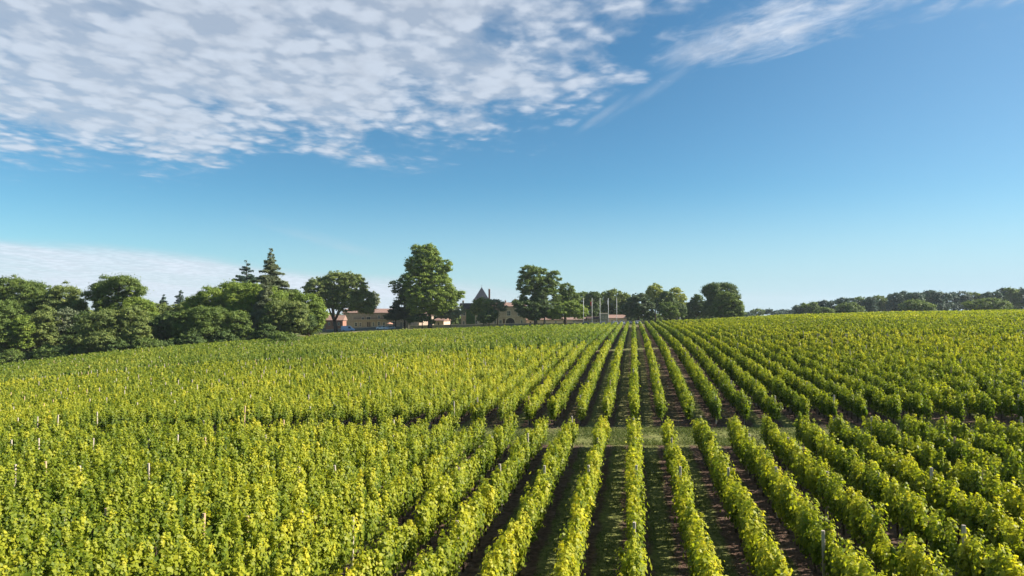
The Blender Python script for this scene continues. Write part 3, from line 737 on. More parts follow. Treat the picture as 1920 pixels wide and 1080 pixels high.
tree('broadleaf_tree', 'pale yellow-green tree behind the dark round tree', 320, [(1228, 550, 16, 20), (1220, 560, 14, 18), (1240, 560, 12, 18)], 'leaf_yellow', .3, airy=.3)
tree('broadleaf_tree', 'pale yellow tree right of the dark round tree, the broader one', 325, [(1268, 556, 16, 18), (1280, 568, 10, 18), (1262, 570, 14, 20)], 'leaf_yellow', .3, airy=.3)
tree('broadleaf_tree', 'dark branching tree in front of the two pale yellow trees', 290, [(1250, 560, 15, 16), (1265, 575, 20, 14), (1240, 572, 15, 16), (1278, 585, 12, 12)], 'leaf_deep', .3, seed=64)
tree('broadleaf_tree', 'small round green tree in front of the dark branching tree', 262, [(1251, 582, 19, 16), (1262, 588, 12, 11)], 'leaf_mid', .2, seed=65)
tree('broadleaf_tree', 'dark tree filling the gap left of the two big round trees', 300, [(1308, 568, 14, 16), (1298, 578, 12, 16), (1318, 580, 18, 16), (1290, 588, 14, 12)], 'leaf_deep', .3)
tree('chestnut_tree', 'taller of the two big round trees at the field corner', 268, [(1342, 550, 22, 22), (1362, 553, 24, 24), (1348, 575, 30, 22), (1330, 545, 12, 12)], 'leaf_deep', .5, px=1350, seed=67, cov=.7)
tree('chestnut_tree', 'front dome-shaped tree, sunlit on its right, at the field corner', 258, [(1364, 568, 27, 22), (1378, 578, 20, 18), (1350, 582, 22, 14), (1370, 588, 28, 12)], 'leaf_mid', .5, px=1366, seed=68, cov=.7, sub=1.1)
HD = 'background trees closing the view behind the houses'
for j, (x, yt, w, lf_) in enumerate([(590, 590, 18, 'leaf_deep'), (625, 588, 18, 'leaf_deep'), (655, 586, 20, 'leaf_mid'), (835, 584, 14, 'leaf_deep'), (852, 590, 16, 'leaf_mid'), (820, 588, 10, 'leaf_pine'), (880, 590, 16, 'leaf_mid'), (1080, 590, 22, 'leaf_deep'), (1116, 590, 18, 'leaf_mid'), (1155, 588, 18, 'leaf_deep'),
        (1190, 590, 20, 'leaf_deep'), (1225, 588, 20, 'leaf_mid'), (1258, 588, 20, 'leaf_deep'), (1288, 586, 20, 'leaf_deep'), (1325, 584, 20, 'leaf_mid'), (1352, 584, 20, 'leaf_deep'), (985, 588, 20, 'leaf_deep'), (1015, 588, 22, 'leaf_deep')]):
    tree('broadleaf_tree', f'low background tree behind the houses and flagpoles, {ordinal([590,625,655,820,835,852,880,985,1015,1080,1116,1155,1190,1225,1258,1288,1325,1352].index(x) + 1)} from the left', 345, [(x, yt + 10, w, 12), (x + w * .4, yt + 16, w, 10)], lf_, .2, group=HD)
# far trees on the right
FR = 'far dark pines along the right-hand ridge'
tree('broadleaf_tree', 'tiny far tree just right of the big round trees', 620, [(1420, 586, 14, 7), (1408, 589, 8, 4)], 'leaf_mid', .4)
tree('broadleaf_tree', 'tiny far round tree between the field corner and the pine ridge', 620, [(1440, 585, 9, 6), (1465, 586, 14, 5)], 'leaf_blue', .4)
for j, (x, yt, w) in enumerate([(1455, 583, 12), (1478, 582, 14), (1395, 584, 12), (1492, 579, 12)]):
    tree('broadleaf_tree', ['small low far tree left of the ridge pines, seen as a bump', 'widest small far tree directly left of the ridge pines', 'small far tree tucked against the two big round trees', 'far tree touching the left end of the pine ridge'][j], 600, [(x, yt + 6, w, 6), (x + w, yt + 8, w * .8, 5)], 'leaf_blue', .3, seed=700 + j)
rp = random.Random(11)
topx = [1490, 1530, 1560, 1580, 1640, 1700, 1780, 1840, 1880, 1920, 1990]
topy = [571, 564, 565, 558, 558, 549, 547, 549, 543, 538, 534]
x = 1500.; i = 0
while x < 1985:
    i += 1
    ty = np.interp(x, topx, topy) + rp.uniform(-2.5, 3); w = rp.uniform(11, 17); h = rp.uniform(8, 11)
    Zp = rp.uniform(395, 440)
    olive = rp.random() < .2
    bl = [(x, ty + h, w, h), (x + rp.uniform(-8, 8), ty + h * 1.5 + 3, w * .8, h)]
    bl.append((x + rp.uniform(-5, 5), ty + h * 2.3 + 4, w * .9, h))
    if ty < 556: bl.append((x, 575, w, 10))
    tree('pine_tree', f"{'green broadleaf crown' if olive else 'dark distant pine'} on the right-hand ridge, {ordinal(i)} from the left end", Zp, bl, 'leaf_mid' if olive else 'leaf_blue', .3, group=FR, sub=1.6, cov=.5, airy=.3)
    x += rp.uniform(13, 21)
for j, (x, yt, w) in enumerate([(1590, 568, 24), (1720, 563, 30), (1850, 560, 40), (1545, 576, 20)]):
    tree('broadleaf_tree', ['round green tree under the pines, second of the front ones from the left', 'round green tree under the pines, third of the front ones from the left', 'widest round green tree under the pines near the right edge', 'lowest round green tree at the left foot of the pine ridge'][j],
         350, [(x, yt + 12, w, 12), (x + w * .6, yt + 15, w * .6, 9)], 'leaf_mid', .3, group='green trees in front of the ridge pines')
print('trees', ntree)

# ------------------------------------------------------------------ buildings
def bgroup(px, Z, label, name='house', cat='house', rz=0.):
    p = at(px, Z); e = empty(name, p, YAW + rz); tag(e, label, cat); return e, p
class Bld:
    """local frame: x to the right, y away, z up; photo pixels convert at distance Z"""
    def __init__(s, name, label, px, Z, rz=0., cat='house'):
        s.e, s.p = bgroup(px, Z, label, name, cat, rz); s.px = px; s.Z = Z; s.m = Z / 1280
    def X(s, px): return (px - s.px) * s.m
    def H(s, py): return CAMZ + (576 - py) * s.m - s.p.z
    def wall(s, x0, x1, ytop, d, openings=(), m='stone', y0=0., zlow=-1.5, name='wall'):
        """front wall with real openings, side and back walls"""
        X0, X1, T = s.X(x0), s.X(x1), s.H(ytop)
        ops = [(s.X(a), s.X(b), s.H(t), s.H(bt)) for a, b, t, bt, *_ in openings]
        ops = [(a, b, t, max(bt, -.5)) for a, b, t, bt in ops]
        xs = sorted({X0, X1, *[o[0] for o in ops], *[o[1] for o in ops]}); zs = sorted({zlow, T, *[o[2] for o in ops], *[o[3] for o in ops]})
        bm = bmesh.new()
        def quad(*c): bm.faces.new([bm.verts.new(v) for v in c])
        for a, b in zip(xs, xs[1:]):
            for c, d_ in zip(zs, zs[1:]):
                mx, mz = (a + b) / 2, (c + d_) / 2
                if any(o[0] < mx < o[1] and o[3] < mz < o[2] for o in ops): continue
                quad((a, y0, c), (b, y0, c), (b, y0, d_), (a, y0, d_))
        for a, b, t, bt in ops:
            r = .3
            quad((a, y0, bt), (a, y0 + r, bt), (a, y0 + r, t), (a, y0, t)); quad((b, y0, bt), (b, y0, t), (b, y0 + r, t), (b, y0 + r, bt))
            quad((a, y0, t), (a, y0 + r, t), (b, y0 + r, t), (b, y0, t)); quad((a, y0, bt), (b, y0, bt), (b, y0 + r, bt), (a, y0 + r, bt))
        D = y0 + d
        quad((X1, y0, zlow), (X1, D, zlow), (X1, D, T), (X1, y0, T)); quad((X0, y0, zlow), (X0, y0, T), (X0, D, T), (X0, D, zlow))
        quad((X0, D, zlow), (X0, D, T), (X1, D, T), (X1, D, zlow)); quad((X0, y0, T), (X1, y0, T), (X1, D, T), (X0, D, T))
        me = bpy.data.meshes.new('wall'); bm.to_mesh(me); bm.free(); me.materials.append(MATS[m])
        w = link_mesh('wall', me, s.e)
        for k, (o, src) in enumerate(zip(ops, openings)):
            kind = src[4] if len(src) > 4 else 'window'
            s.opening(o, kind, y0, w if False else s.e)
        return w
    def opening(s, o, kind, y0, parent):
        a, b, t, bt = o
        g = .02
        if kind == 'window':
            bm = bmesh.new(); fw = min(.12, (b - a) * .14)
            box(bm, a + g, a + fw, y0 + .10, y0 + .18, bt + g, t - g); box(bm, b - fw, b - g, y0 + .10, y0 + .18, bt + g, t - g)
            box(bm, a + fw, b - fw, y0 + .10, y0 + .18, t - fw, t - g); box(bm, a + fw, b - fw, y0 + .10, y0 + .18, bt + g, bt + fw)
            box(bm, (a + b) / 2 - .04, (a + b) / 2 + .04, y0 + .11, y0 + .17, bt + fw, t - fw)
            box(bm, a + fw, (a + b) / 2 - .04, y0 + .12, y0 + .16, (t + bt) / 2 - .03, (t + bt) / 2 + .03)
            box(bm, (a + b) / 2 + .04, b - fw, y0 + .12, y0 + .16, (t + bt) / 2 - .03, (t + bt) / 2 + .03)
            w = from_bm('window', bm, MATS['grey_paint'], parent)
            bm = bmesh.new(); box(bm, a + .01, b - .01, y0 + .2, y0 + .24, bt + .01, t - .01); from_bm('pane', bm, MATS['glass'], w)
            bm = bmesh.new(); box(bm, a - .12, b + .12, y0 - .07, y0 + .09, bt - .14, bt - .003); from_bm('sill', bm, MATS['pale_stone'], w)
            bm = bmesh.new()
            box(bm, a - .14, a - .003, y0 - .03, y0 + .01, bt, t); box(bm, b + .003, b + .14, y0 - .03, y0 + .01, bt, t); box(bm, a - .14, b + .14, y0 - .035, y0 + .01, t + .003, t + .15)
            from_bm('surround', bm, MATS['pale_stone'], w)
        elif kind == 'door':
            bm = bmesh.new(); box(bm, a + g, b - g, y0 + .15, y0 + .22, bt, t - g); w = from_bm('door', bm, MATS['wood_dark'], parent)
            bm = bmesh.new(); box(bm, b - .2, b - .14, y0 + .11, y0 + .147, bt + 1., bt + 1.12); from_bm('handle', bm, MATS['metal'], w)
        elif kind == 'arch':
            bm = bmesh.new(); r = (b - a) / 2; cx = (a + b) / 2; zc = t - r; n = 14
            for k in range(n):
                a0, a1 = math.pi * k / n, math.pi * (k + 1) / n
                p0, p1 = (cx - math.cos(a0) * r, zc + math.sin(a0) * r), (cx - math.cos(a1) * r, zc + math.sin(a1) * r)
                f = [(p0[0], y0 + .002, p0[1]), (p1[0], y0 + .002, p1[1]), (p1[0], y0 + .002, t), (p0[0], y0 + .002, t)]
                bm.faces.new([bm.verts.new(v) for v in f])
                h = [(p0[0], y0 + .002, p0[1]), (p1[0], y0 + .002, p1[1]), (p1[0], y0 + .32, p1[1]), (p0[0], y0 + .32, p0[1])]
                bm.faces.new([bm.verts.new(v) for v in h])
            # ring of voussoirs, a little proud
            for k in range(n):
                a0, a1 = math.pi * k / n, math.pi * (k + 1) / n
                pts = [(cx - math.cos(x_) * q, zc + math.sin(x_) * q) for x_, q in ((a0, r), (a1, r), (a1, r + .28), (a0, r + .28))]
                bm.faces.new([bm.verts.new((x_, y0 - .03, z_)) for x_, z_ in pts])
            w = from_bm('archway', bm, MATS['pale_stone'], parent)
            bm = bmesh.new(); box(bm, a + .01, b - .01, y0 + .33, y0 + .4, bt, t - .01); from_bm('gate', bm, MATS['dark'], w)
    def roof(s, x0, x1, yeave, yridge, d, m='terracotta', over=.35, y0=0., hip=0.):
        X0, X1 = s.X(x0) - over, s.X(x1) + over; E, T = s.H(yeave), s.H(yridge); a, b = y0 - over, y0 + d + over; mid = (a + b) / 2
        bm = bmesh.new(); th = .16; h = hip * s.m
        lo = [(X0, a, E), (X1, a, E), (X1, b, E), (X0, b, E), (X0 + h, mid, T), (X1 - h, mid, T)]
        v0 = [bm.verts.new((x, y, z + .02)) for x, y, z in lo]; v1 = [bm.verts.new((x, y, z + .02 + th)) for x, y, z in lo]
        for f in ((0, 1, 5, 4), (2, 3, 4, 5), (1, 2, 5), (3, 0, 4)):
            bm.faces.new([v1[i] for i in f])
        bm.faces.new([v0[i] for i in (0, 3, 2, 1)])
        for i, j in ((0, 1), (1, 2), (2, 3), (3, 0)): bm.faces.new((v0[i], v0[j], v1[j], v1[i]))
        # gutter line
        r = from_bm('roof', bm, MATS[m], s.e)
        bm = bmesh.new(); tube(bm, [(X0, a - .06, E + .02), (X1, a - .06, E + .02)], [.07, .07], 6); from_bm('gutter', bm, MATS['metal'], r)
        return r
    def chimney(s, x0, x1, ytop, ybase, parent, y=2., m='pale_stone', cap='brick'):
        X0, X1 = s.X(x0), s.X(x1); w = X1 - X0; bm = bmesh.new(); zb, zt = s.H(ybase), s.H(ytop)
        box(bm, X0, X1, y, y + max(w, .6), zb, zt - .3)
        c = from_bm('chimney', bm, MATS[m], parent)
        bm = bmesh.new(); box(bm, X0 - .1, X1 + .1, y - .1, y + max(w, .6) + .1, zt - .3, zt - .15)
        tube(bm, [((X0 + X1) / 2, y + .3, zt - .15), ((X0 + X1) / 2, y + .3, zt + .15)], [.14, .11], 8); from_bm('cap', bm, MATS[cap], c)
    def band(s, x0, x1, py, y0=0., m='pale_stone', h=.18):
        bm = bmesh.new(); box(bm, s.X(x0), s.X(x1), y0 - .08, y0 - .003, s.H(py), s.H(py) + h); from_bm('string_course', bm, MATS[m], s.e)

# long stone wing on the left
b = Bld('house', 'long two-storey stone wing under a red tile roof behind the umbrella-shaped tree', 715, 290)
W = [(678, 683, 595, 599.5), (688, 695, 594, 599.5), (709, 712.5, 591, 597.5), (722, 726, 592, 598), (740, 744, 592, 598), (756, 760, 592, 598), (772, 776, 592, 598),
     (665, 670, 605, 612), (674, 678, 605, 612), (688.5, 691.3, 604, 612.5, 'door'), (692.5, 695, 604, 612.5, 'door'), (699, 702, 604, 612), (708.5, 712.5, 603, 611), (718, 722, 604, 611), (736, 742, 603, 612), (756, 760, 604, 612)]
b.wall(644, 790, 587, 9, W, 'stone')
r = b.roof(644, 790, 587, 579.5, 9)
b.chimney(688.5, 692, 574.5, 582.5, r, 3.5); b.chimney(667, 672, 577, 583, r, 3.5); b.chimney(745, 748, 576, 583, r, 3.5)
b.band(664, 789, 599.8)
bm = bmesh.new()   # iron rail of the first-floor balcony
for kx in range(0, 60):
    xx = b.X(664 + kx * 1.2); box(bm, xx - .02, xx + .02, -.6, -.57, b.H(599), b.H(596.2))
box(bm, b.X(664), b.X(735), -.62, -.55, b.H(596.2), b.H(596.2) + .06)
from_bm('railing', bm, MATS['metal'], b.e)
bm = bmesh.new(); box(bm, b.X(664), b.X(735), -.7, -.085, b.H(599.6), b.H(599)); from_bm('balcony', bm, MATS['pale_stone'], b.e)
# small red house
b = Bld('house', 'small red-walled house with a tile roof left of the umbrella-shaped tree trunk', 622, 272)
b.wall(611, 643, 601, 6, [(616, 619, 605, 610), (624, 627, 605, 611, 'door'), (634, 637, 605, 610)], 'brick')
b.roof(611, 643, 601, 592, 6)
b = Bld('house', 'narrow white-gabled outbuilding behind the earth track', 606, 278)
b.wall(600, 612, 597, 7, [(604, 607, 601, 606)], 'grey_stone')
b.roof(600, 612, 597, 590, 7, 'pale_stone')
# pink gabled range (its walls face the sun on the right)
b = Bld('house', 'sunlit pink gabled house stepping down beside the tallest plane tree', 800, 286, rz=R(38))
b.wall(784, 806, 588, 7, [(787, 790, 592, 597)], 'pink_render'); b.roof(784, 806, 588, 582, 7)
b.wall(806.5, 816, 592, 6.4, [(809.5, 811.5, 596, 600)], 'pink_render', y0=.3); b.roof(807, 816, 592, 588, 6, y0=.5)
b = Bld('house', 'low pink outbuilding with an arched doorway right of the plane tree trunk', 823, 280, rz=R(-30))
b.wall(812, 834, 601.5, 5, [(820, 823.5, 604, 610.5, 'arch')], 'pink_render'); b.roof(812, 834, 601.5, 597.5, 5)
# chateau
b = Bld('chateau', 'stone chateau with a pointed slate tower roof and ivy on its wall', 930, 290, cat='castle')
b.wall(864, 886, 579, 9, [(868, 872.5, 583.5, 592), (867, 871, 602, 609), (876, 879.5, 602, 609)], 'stone', y0=1.5)
r = b.roof(862, 886, 579, 569, 10, 'brown_tile', y0=1.2)
b.chimney(865, 868.5, 563, 572, r, 5)
b.chimney(888.5, 892, 565, 572, r, 5)
# tower
b.wall(887.2, 917.4, 562.5, 6.6, [(893, 897, 567, 573), (905, 909, 585, 592), (891, 895, 600, 609)], 'pale_stone', y0=1.0)
bm = bmesh.new(); x0, x1 = b.X(886), b.X(918.6); ya, yb = .6, 8.0; z0, z1 = b.H(562.7), b.H(537.5)
vs = [bm.verts.new(v) for v in ((x0, ya, z0), (x1, ya, z0), (x1, yb, z0), (x0, yb, z0))]
m2 = [bm.verts.new(v) for v in ((x0 + .9, ya + .9, z0 + 1.0), (x1 - .9, ya + .9, z0 + 1.0), (x1 - .9, yb - .9, z0 + 1.0), (x0 + .9, yb - .9, z0 + 1.0))]
ap = bm.verts.new(((x0 + x1) / 2, (ya + yb) / 2, z1))
for i in range(4): bm.faces.new((vs[i], vs[(i + 1) % 4], m2[(i + 1) % 4], m2[i])); bm.faces.new((m2[i], m2[(i + 1) % 4], ap))
bm.faces.new(vs[::-1])
tr = from_bm('roof', bm, MATS['slate'], b.e)
bm = bmesh.new(); tube(bm, [((x0 + x1) / 2, (ya + yb) / 2, z1 - .2), ((x0 + x1) / 2, (ya + yb) / 2, z1 + .9)], [.05, .03], 6); box(bm, (x0 + x1) / 2 - .3, (x0 + x1) / 2 + .3, (ya + yb) / 2 - .02, (ya + yb) / 2 + .02, z1 + .5, z1 + .56)
from_bm('finial', bm, MATS['metal'], tr)
b.chimney(914.5, 918, 540.5, 566, tr, 7.8, 'brick', 'pale_stone')
# right wing of the chateau
W = [(925, 930, 583, 592), (950.5, 957.5, 583, 592), (970, 974, 583, 592), (936, 941, 600, 608), (926.5, 930.5, 600, 608), (943, 946.7, 597.5, 609.5, 'door'), (948.5, 965, 596, 610, 'arch'), (976, 980, 600, 608)]
b.wall(917.8, 986, 575, 9, W, 'stone', y0=0)
r = b.roof(919, 986, 575, 567.5, 9, 'terracotta')
b.chimney(946, 949, 563, 571, r, 3.5); b.chimney(963, 971, 560.5, 570, r, 4.2, 'grey_stone')
b.chimney(977, 981, 564, 571, r, 4.2, 'grey_stone')
b.band(918, 985.9, 593.2)
# ivy
rng = np.random.default_rng(8); n = 9000
ix = b.X(874) + rng.random(n) * (b.X(890) - b.X(874)); iz = b.H(611) + rng.random(n) * (b.H(580.5) - b.H(611)); ii = 1.5 - rng.random(n) * .35
ii = np.where(ix > b.X(886.8), .95 - rng.random(n) * .3, ii)
v = leaf_quads(np.stack([ix, ii, iz], -1), np.stack([rng.normal(0, .5, n), -np.ones(n), rng.normal(.4, .5, n)], -1), rng.uniform(.15, .38, n), rng)
me = quads_mesh('ivy', v, np.arange(len(v)).reshape(-1, 4), np.clip(rng.normal(.5, .2, n), 0, 1)); me.materials.append(MATS['leaf_ivy']); link_mesh('ivy', me, b.e)
# low building right of the chateau
b = Bld('house', 'low pink service building running right from the chateau behind the trees', 1040, 292)
b.wall(986.5, 1100, 600, 6, [(993, 996, 603, 608, 'door'), (1004, 1008, 602, 606), (1020, 1024, 602, 606), (1040, 1044, 602, 606), (1056, 1060, 602, 607, 'door'), (1074, 1078, 602, 606)], 'pink_render')
b.roof(986.5, 1100, 600, 596, 6)
# flat-topped block and low red-roofed shed behind the flagpoles
b = Bld('house', 'square grey stone block with a flat top behind the flagpoles', 1133, 285)
b.wall(1126, 1141, 588.5, 5, [(1129, 1131.5, 593, 597), (1135, 1137.5, 593, 597)], 'grey_stone')
bm = bmesh.new(); box(bm, b.X(1125.5), b.X(1141.5), -.15, 5.15, b.H(588.4), b.H(587.4)); from_bm('roof', bm, MATS['pale_stone'], b.e)
b = Bld('house', 'low shed with a long faded red roof right of the grey stone block', 1157, 287)
b.wall(1142, 1175, 597, 6, [(1146, 1149, 600, 605), (1155, 1158, 600, 606, 'door'), (1164, 1167, 600, 605)], 'pink_render')
b.roof(1142, 1175, 597, 591, 6)
b = Bld('house', 'low stone annex left of the grey stone block', 1118, 288)
b.wall(1102, 1125, 598, 5, [(1108, 1111, 601, 605), (1117, 1119, 601, 606, 'door')], 'stone')
b.roof(1102, 1125, 598, 594.5, 5, 'brown_tile')

# boundary wall with piers
def wall_run(name, label, px0, px1, Z, hgt, th, m, cat='wall', seg=24):
    a = at(px0, Z); root = empty(name, a); tag(root, label, cat)
    for nm, o, zz0, zz1, mm in (('masonry', 0, -1., hgt, m), ('coping', .06, hgt + .003, hgt + .12, 'pale_stone')):
        bm = bmesh.new(); prev = None
        for i in range(seg + 1):
            p = at(px0 + (px1 - px0) * i / seg, Z); g0 = p.z; d = FWD * (th / 2 + o)
            ring = [bm.verts.new(Vector((p.x, p.y, g0 + z)) + s * d - a) for s, z in ((-1, zz0), (-1, zz1), (1, zz1), (1, zz0))]
            if prev:
                for k in range(4): bm.faces.new((prev[k], prev[(k + 1) % 4], ring[(k + 1) % 4], ring[k]))
            else: bm.faces.new(ring[::-1])
            prev = ring
        bm.faces.new(prev)
        from_bm(nm, bm, MATS[mm], root)
    return root
wall_run('boundary_wall', 'long low grey stone wall left of the gate piers before the red-roofed wing', 612, 751, 268, 1.0, .4, 'grey_stone')
wall_run('boundary_wall', 'long low grey stone wall right of the gate piers before the chateau', 767, 1215, 268, 1.0, .4, 'grey_stone')
def pier(px, label):
    p = at(px, 267.6); root = empty('gate_pier', p, YAW); tag(root, label, 'gate pier', 'pair of stone gate piers')
    bm = bmesh.new(); box(bm, -.3, .3, -.3, .3, -.5, 2.6); from_bm('shaft', bm, MATS['grey_stone'], root)
    bm = bmesh.new(); box(bm, -.4, .4, -.4, .4, 2.603, 2.8); box(bm, -.2, .2, -.2, .2, 2.8, 3.1, .3); from_bm('cap', bm, MATS['pale_stone'], root)
pier(752.6, 'left stone gate pier in the low boundary wall'); pier(765.4, 'right stone gate pier in the low boundary wall')
# stone marker and wire fence at the field corner
p = at(1275, 232); root = empty('stone_marker', p, YAW); tag(root, 'small white stone marker post by the dark trees at the field corner', 'marker')
bm = bmesh.new(); box(bm, -.18, .18, -.18, .18, -.3, 1.9, .85); from_bm('shaft', bm, MATS['white_paint'], root)
bm = bmesh.new(); box(bm, -.24, .24, -.24, .24, 1.903, 2.0); box(bm, -.15, .15, -.15, .15, 2.0, 2.2, .3); from_bm('cap', bm, MATS['pale_stone'], root)
p = at(1218, 240); root = empty('rail_fence', p); tag(root, 'thin dark rail fence running to the white marker post', 'fence')
for i in range(12):
    q = at(1218 + i * 4.8, 240) - p; bm = bmesh.new(); tube(bm, [q + Vector((0, 0, -.3)), q + Vector((0, 0, 1.3))], [.06, .05], 6); from_bm('post', bm, MATS['metal'], root)
for hz in (.7, 1.2):
    bm = bmesh.new(); tube(bm, [at(1218 + i * 4.8, 240) - p + Vector((0, 0, hz)) for i in range(12)], [.035] * 12, 5); from_bm('rail', bm, MATS['metal'], root)

# flagpoles
def flagpole(px, ytop, label, flag=None):
    Z = 250; p = at(px, Z); H = CAMZ + (576 - ytop) / 1280 * Z - p.z
    root = empty('flagpole', p, YAW); tag(root, label, 'flagpole', 'row of five white flagpoles')
    bm = bmesh.new(); tube(bm, [(0, 0, 0), (0, 0, H * .5), (0, 0, H)], [.085, .075, .055], 10); from_bm('pole', bm, MATS['white_paint'], root, True)
    bm = bmesh.new(); bmesh.ops.create_uvsphere(bm, u_segments=10, v_segments=6, radius=.13, matrix=Matrix.Translation((0, 0, H + .1))); from_bm('finial', bm, MATS['white_paint'], root, True)
    bm = bmesh.new(); tube(bm, [(0, 0, -.3), (0, 0, .25)], [.28, .22], 10); from_bm('base', bm, MATS['grey_stone'], root)
    if flag:
        m, z1, z0, w = flag; bm = bmesh.new(); z1, z0 = H - z1, H - z0; nx, nz = 12, 14; g = []
        for i in range(nx + 1):
            u = i / nx; col = []
            for j in range(nz + 1):
                q = j / nz; dr = u ** .8 * (z1 - z0) * .35
                col.append(bm.verts.new((-.1 - w * u * (.65 + .35 * q), .14 * math.sin(u * 11 + q * 2) * (.3 + u), z1 - (z1 - z0 - dr) * (1 - q) * 1. - dr * (1 - .4 * q))))
            g.append(col)
        for i in range(nx):
            for j in range(nz): bm.faces.new((g[i][j], g[i + 1][j], g[i + 1][j + 1], g[i][j + 1]))
        f = from_bm('flag', bm, MATS[m], root, True)
        f['label'] = 'limp red flag' if m == 'flag_red' else 'limp white flag'
flagpole(1094, 560, 'white flagpole without a flag, first from the left, by the sunlit low tree')
flagpole(1110, 560, 'white flagpole with a hanging red flag', ('flag_red', .9, 2.6, .55))
flagpole(1125, 560, 'bare white flagpole in the middle of the row')
flagpole(1140.5, 560, 'white flagpole with a limp white flag', ('flag_white', .15, 2.3, .32))
flagpole(1156.3, 559.5, 'bare white flagpole at the right end of the row')

# cars
def car(px, Z, rz, body, label, kind='car', group=None):
    p = at(px, Z); root = empty('parked_van' if kind == 'van' else 'parked_car', p, YAW + rz); tag(root, label, 'van' if kind == 'van' else 'car', group)
    if kind == 'van':
        L, Wd = 4.9, 1.95; prof = [(-2.45, .35), (2.45, .35), (2.45, .85), (2.2, 1.05), (1.55, 1.15), (.75, 1.95), (.3, 2.1), (-2.3, 2.1), (-2.45, 1.9)]
        glass = [(1.42, 1.18), (.78, 1.83), (.30, 1.83), (.30, 1.18)]
    else:
        L, Wd = 4.3, 1.8; prof = [(-2.15, .30), (2.15, .30), (2.15, .72), (1.95, .86), (1.0, .95), (.35, 1.42), (-.95, 1.45), (-1.75, 1.02), (-2.1, .95)]
        glass = [(.92, .98), (.33, 1.36), (-.92, 1.38), (-1.5, 1.02)]
    bm = bmesh.new(); vsl = []
    for s in (-1, 1):
        vsl.append([bm.verts.new((x, s * Wd / 2 * (1 if z < 1.0 else .86), z)) for x, z in prof])
    n = len(prof)
    bm.faces.new(vsl[0]); bm.faces.new(vsl[1][::-1])
    for i in range(n): bm.faces.new((vsl[0][i], vsl[0][(i + 1) % n], vsl[1][(i + 1) % n], vsl[1][i]))
    bmesh.ops.bevel(bm, geom=list(bm.edges), offset=.05, segments=2, affect='EDGES')
    bd = from_bm('body', bm, MATS[body], root, False)
    for s in (-1, 1):
        bm = bmesh.new(); bm.faces.new([bm.verts.new((x, s * (Wd / 2 * .9 + .045) * (1.0 if z < 1.2 else .975), z)) for x, z in glass])
        r_ = bmesh.ops.extrude_face_region(bm, geom=list(bm.faces)); bmesh.ops.translate(bm, verts=[v for v in r_['geom'] if isinstance(v, bmesh.types.BMVert)], vec=(0, -s * .1, 0))
        from_bm('window', bm, MATS['glass'], root)
    gx = (prof[4], prof[5])
    dx, dz = gx[1][0] - gx[0][0], gx[1][1] - gx[0][1]; nx_, nz_ = dz, -dx; l = math.hypot(nx_, nz_); nx_, nz_ = nx_ / l * .02, nz_ / l * .02
    bm = bmesh.new(); a_, c_ = .12, .9
    f = [(gx[0][0] + dx * q + nx_, y, gx[0][1] + dz * q + nz_) for q, y in ((a_, -Wd * .42), (a_, Wd * .42), (c_, Wd * .38), (c_, -Wd * .38))]
    bm.faces.new([bm.verts.new(v) for v in f]); from_bm('windscreen', bm, MATS['glass'], root)
    if kind != 'van':
        g0, g1 = prof[7], prof[6]; dx, dz = g1[0] - g0[0], g1[1] - g0[1]; l = math.hypot(dx, dz); ox, oz = -dz / l * .02, dx / l * .02
        bm = bmesh.new(); f = [(g0[0] + dx * q + ox, y, g0[1] + dz * q + oz) for q, y in ((a_, -Wd * .42), (a_, Wd * .42), (c_, Wd * .38), (c_, -Wd * .38))]
        bm.faces.new([bm.verts.new(v) for v in f]); from_bm('rear_window', bm, MATS['glass'], root)
    for x in (-L * .31, L * .31):
        for s in (-1, 1):
            bm = bmesh.new(); tube(bm, [(x, s * (Wd / 2 - .18), .33), (x, s * (Wd / 2 + .02), .33)], [.33, .33], 16); w = from_bm('wheel', bm, MATS['rubber'], root)
            bm = bmesh.new(); tube(bm, [(x, s * (Wd / 2 + .021), .33), (x, s * (Wd / 2 + .035), .33)], [.2, .18], 12); from_bm('rim', bm, MATS['car_silver'], w)
    for s in (-1, 1):
        bm = bmesh.new(); box(bm, L / 2 - .03, L / 2 + .02, s * Wd * .36 - .16, s * Wd * .36 + .16, .58, .72); from_bm('headlight', bm, MATS['lamp_lens'], root)
    return root
car(653, 258, 0, 'car_blue', 'pale blue-white van parked before the red-roofed wing', 'van')
car(717, 258, R(-20), 'car_white', 'bright white car parked in front of the long stone wing')
car(731, 259, R(170), 'car_silver', 'silver car parked right of the bright white car')
GC = 'cars parked nose-on beside the shed below the flagpoles'
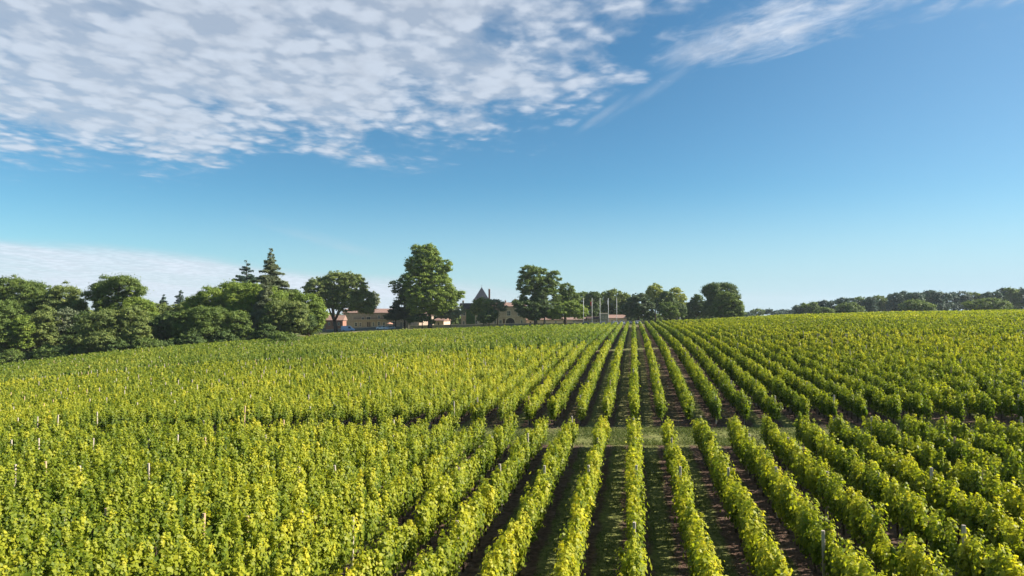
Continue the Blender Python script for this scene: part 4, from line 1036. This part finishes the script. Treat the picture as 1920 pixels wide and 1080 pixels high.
for i, (px, m, r_) in enumerate([(1153, 'car_silver', 88), (1166.5, 'car_silver', 93), (1180, 'car_dark', 90), (1196, 'car_silver', 86), (1131, 'car_dark', 92), (1100, 'car_dark', 5)]):
    car(px, 248, R(-r_), m, ['silver car parked under the last flagpole', 'silver car parked just right of the last flagpole', 'dark car parked between two silver cars left of the dark round tree',
        'silver car parked under the dark round tree', 'dark car parked before the square grey block', 'dark car parked side-on beside the first flagpole'][i], group=GC)

# garden parasols
def parasol(px, Z, label, w):
    p = at(px, Z); root = empty('parasol', p, YAW); tag(root, label, 'parasol', 'terracotta garden parasols')
    bm = bmesh.new(); tube(bm, [(0, 0, 0), (0, 0, 2.5)], [.035, .03], 6); from_bm('pole', bm, MATS['white_paint'], root)
    bm = bmesh.new(); tube(bm, [(0, 0, -.1), (0, 0, .1)], [.3, .28], 12); from_bm('base', bm, MATS['grey_stone'], root)
    bm = bmesh.new(); n = 8; c = bm.verts.new((0, 0, 2.6)); rg = [bm.verts.new((math.cos(2 * math.pi * k / n) * w, math.sin(2 * math.pi * k / n) * w, 2.05)) for k in range(n)]; lo = [bm.verts.new((v.co.x, v.co.y, 1.9)) for v in rg]
    for k in range(n): bm.faces.new((c, rg[k], rg[(k + 1) % n])); bm.faces.new((rg[k], lo[k], lo[(k + 1) % n], rg[(k + 1) % n]))
    from_bm('canopy', bm, MATS['canvas'], root)
parasol(731, 280, 'terracotta parasol open in front of the long stone wing', 1.3)
parasol(909, 276, 'terracotta parasol open under the feathery tree by the tower', 1.5)

# ------------------------------------------------------------------ air
def haze():
    bm = bmesh.new(); box(bm, -1500, 1500, -200, 2600, -45, CAMZ + 34)
    m = bpy.data.materials.new('haze'); m.use_nodes = True; t = m.node_tree; t.nodes.clear(); g = N(t)
    pv = g.n('ShaderNodeVolumePrincipled'); pv.inputs['Color'].default_value = (.80, .90, 1, 1); pv.inputs['Density'].default_value = .00009
    pv.inputs['Anisotropy'].default_value = .2
    out = g.n('ShaderNodeOutputMaterial'); t.links.new(pv.outputs[0], out.inputs['Volume'])
    tag(from_bm('haze', bm, m), kind='stuff')
haze()
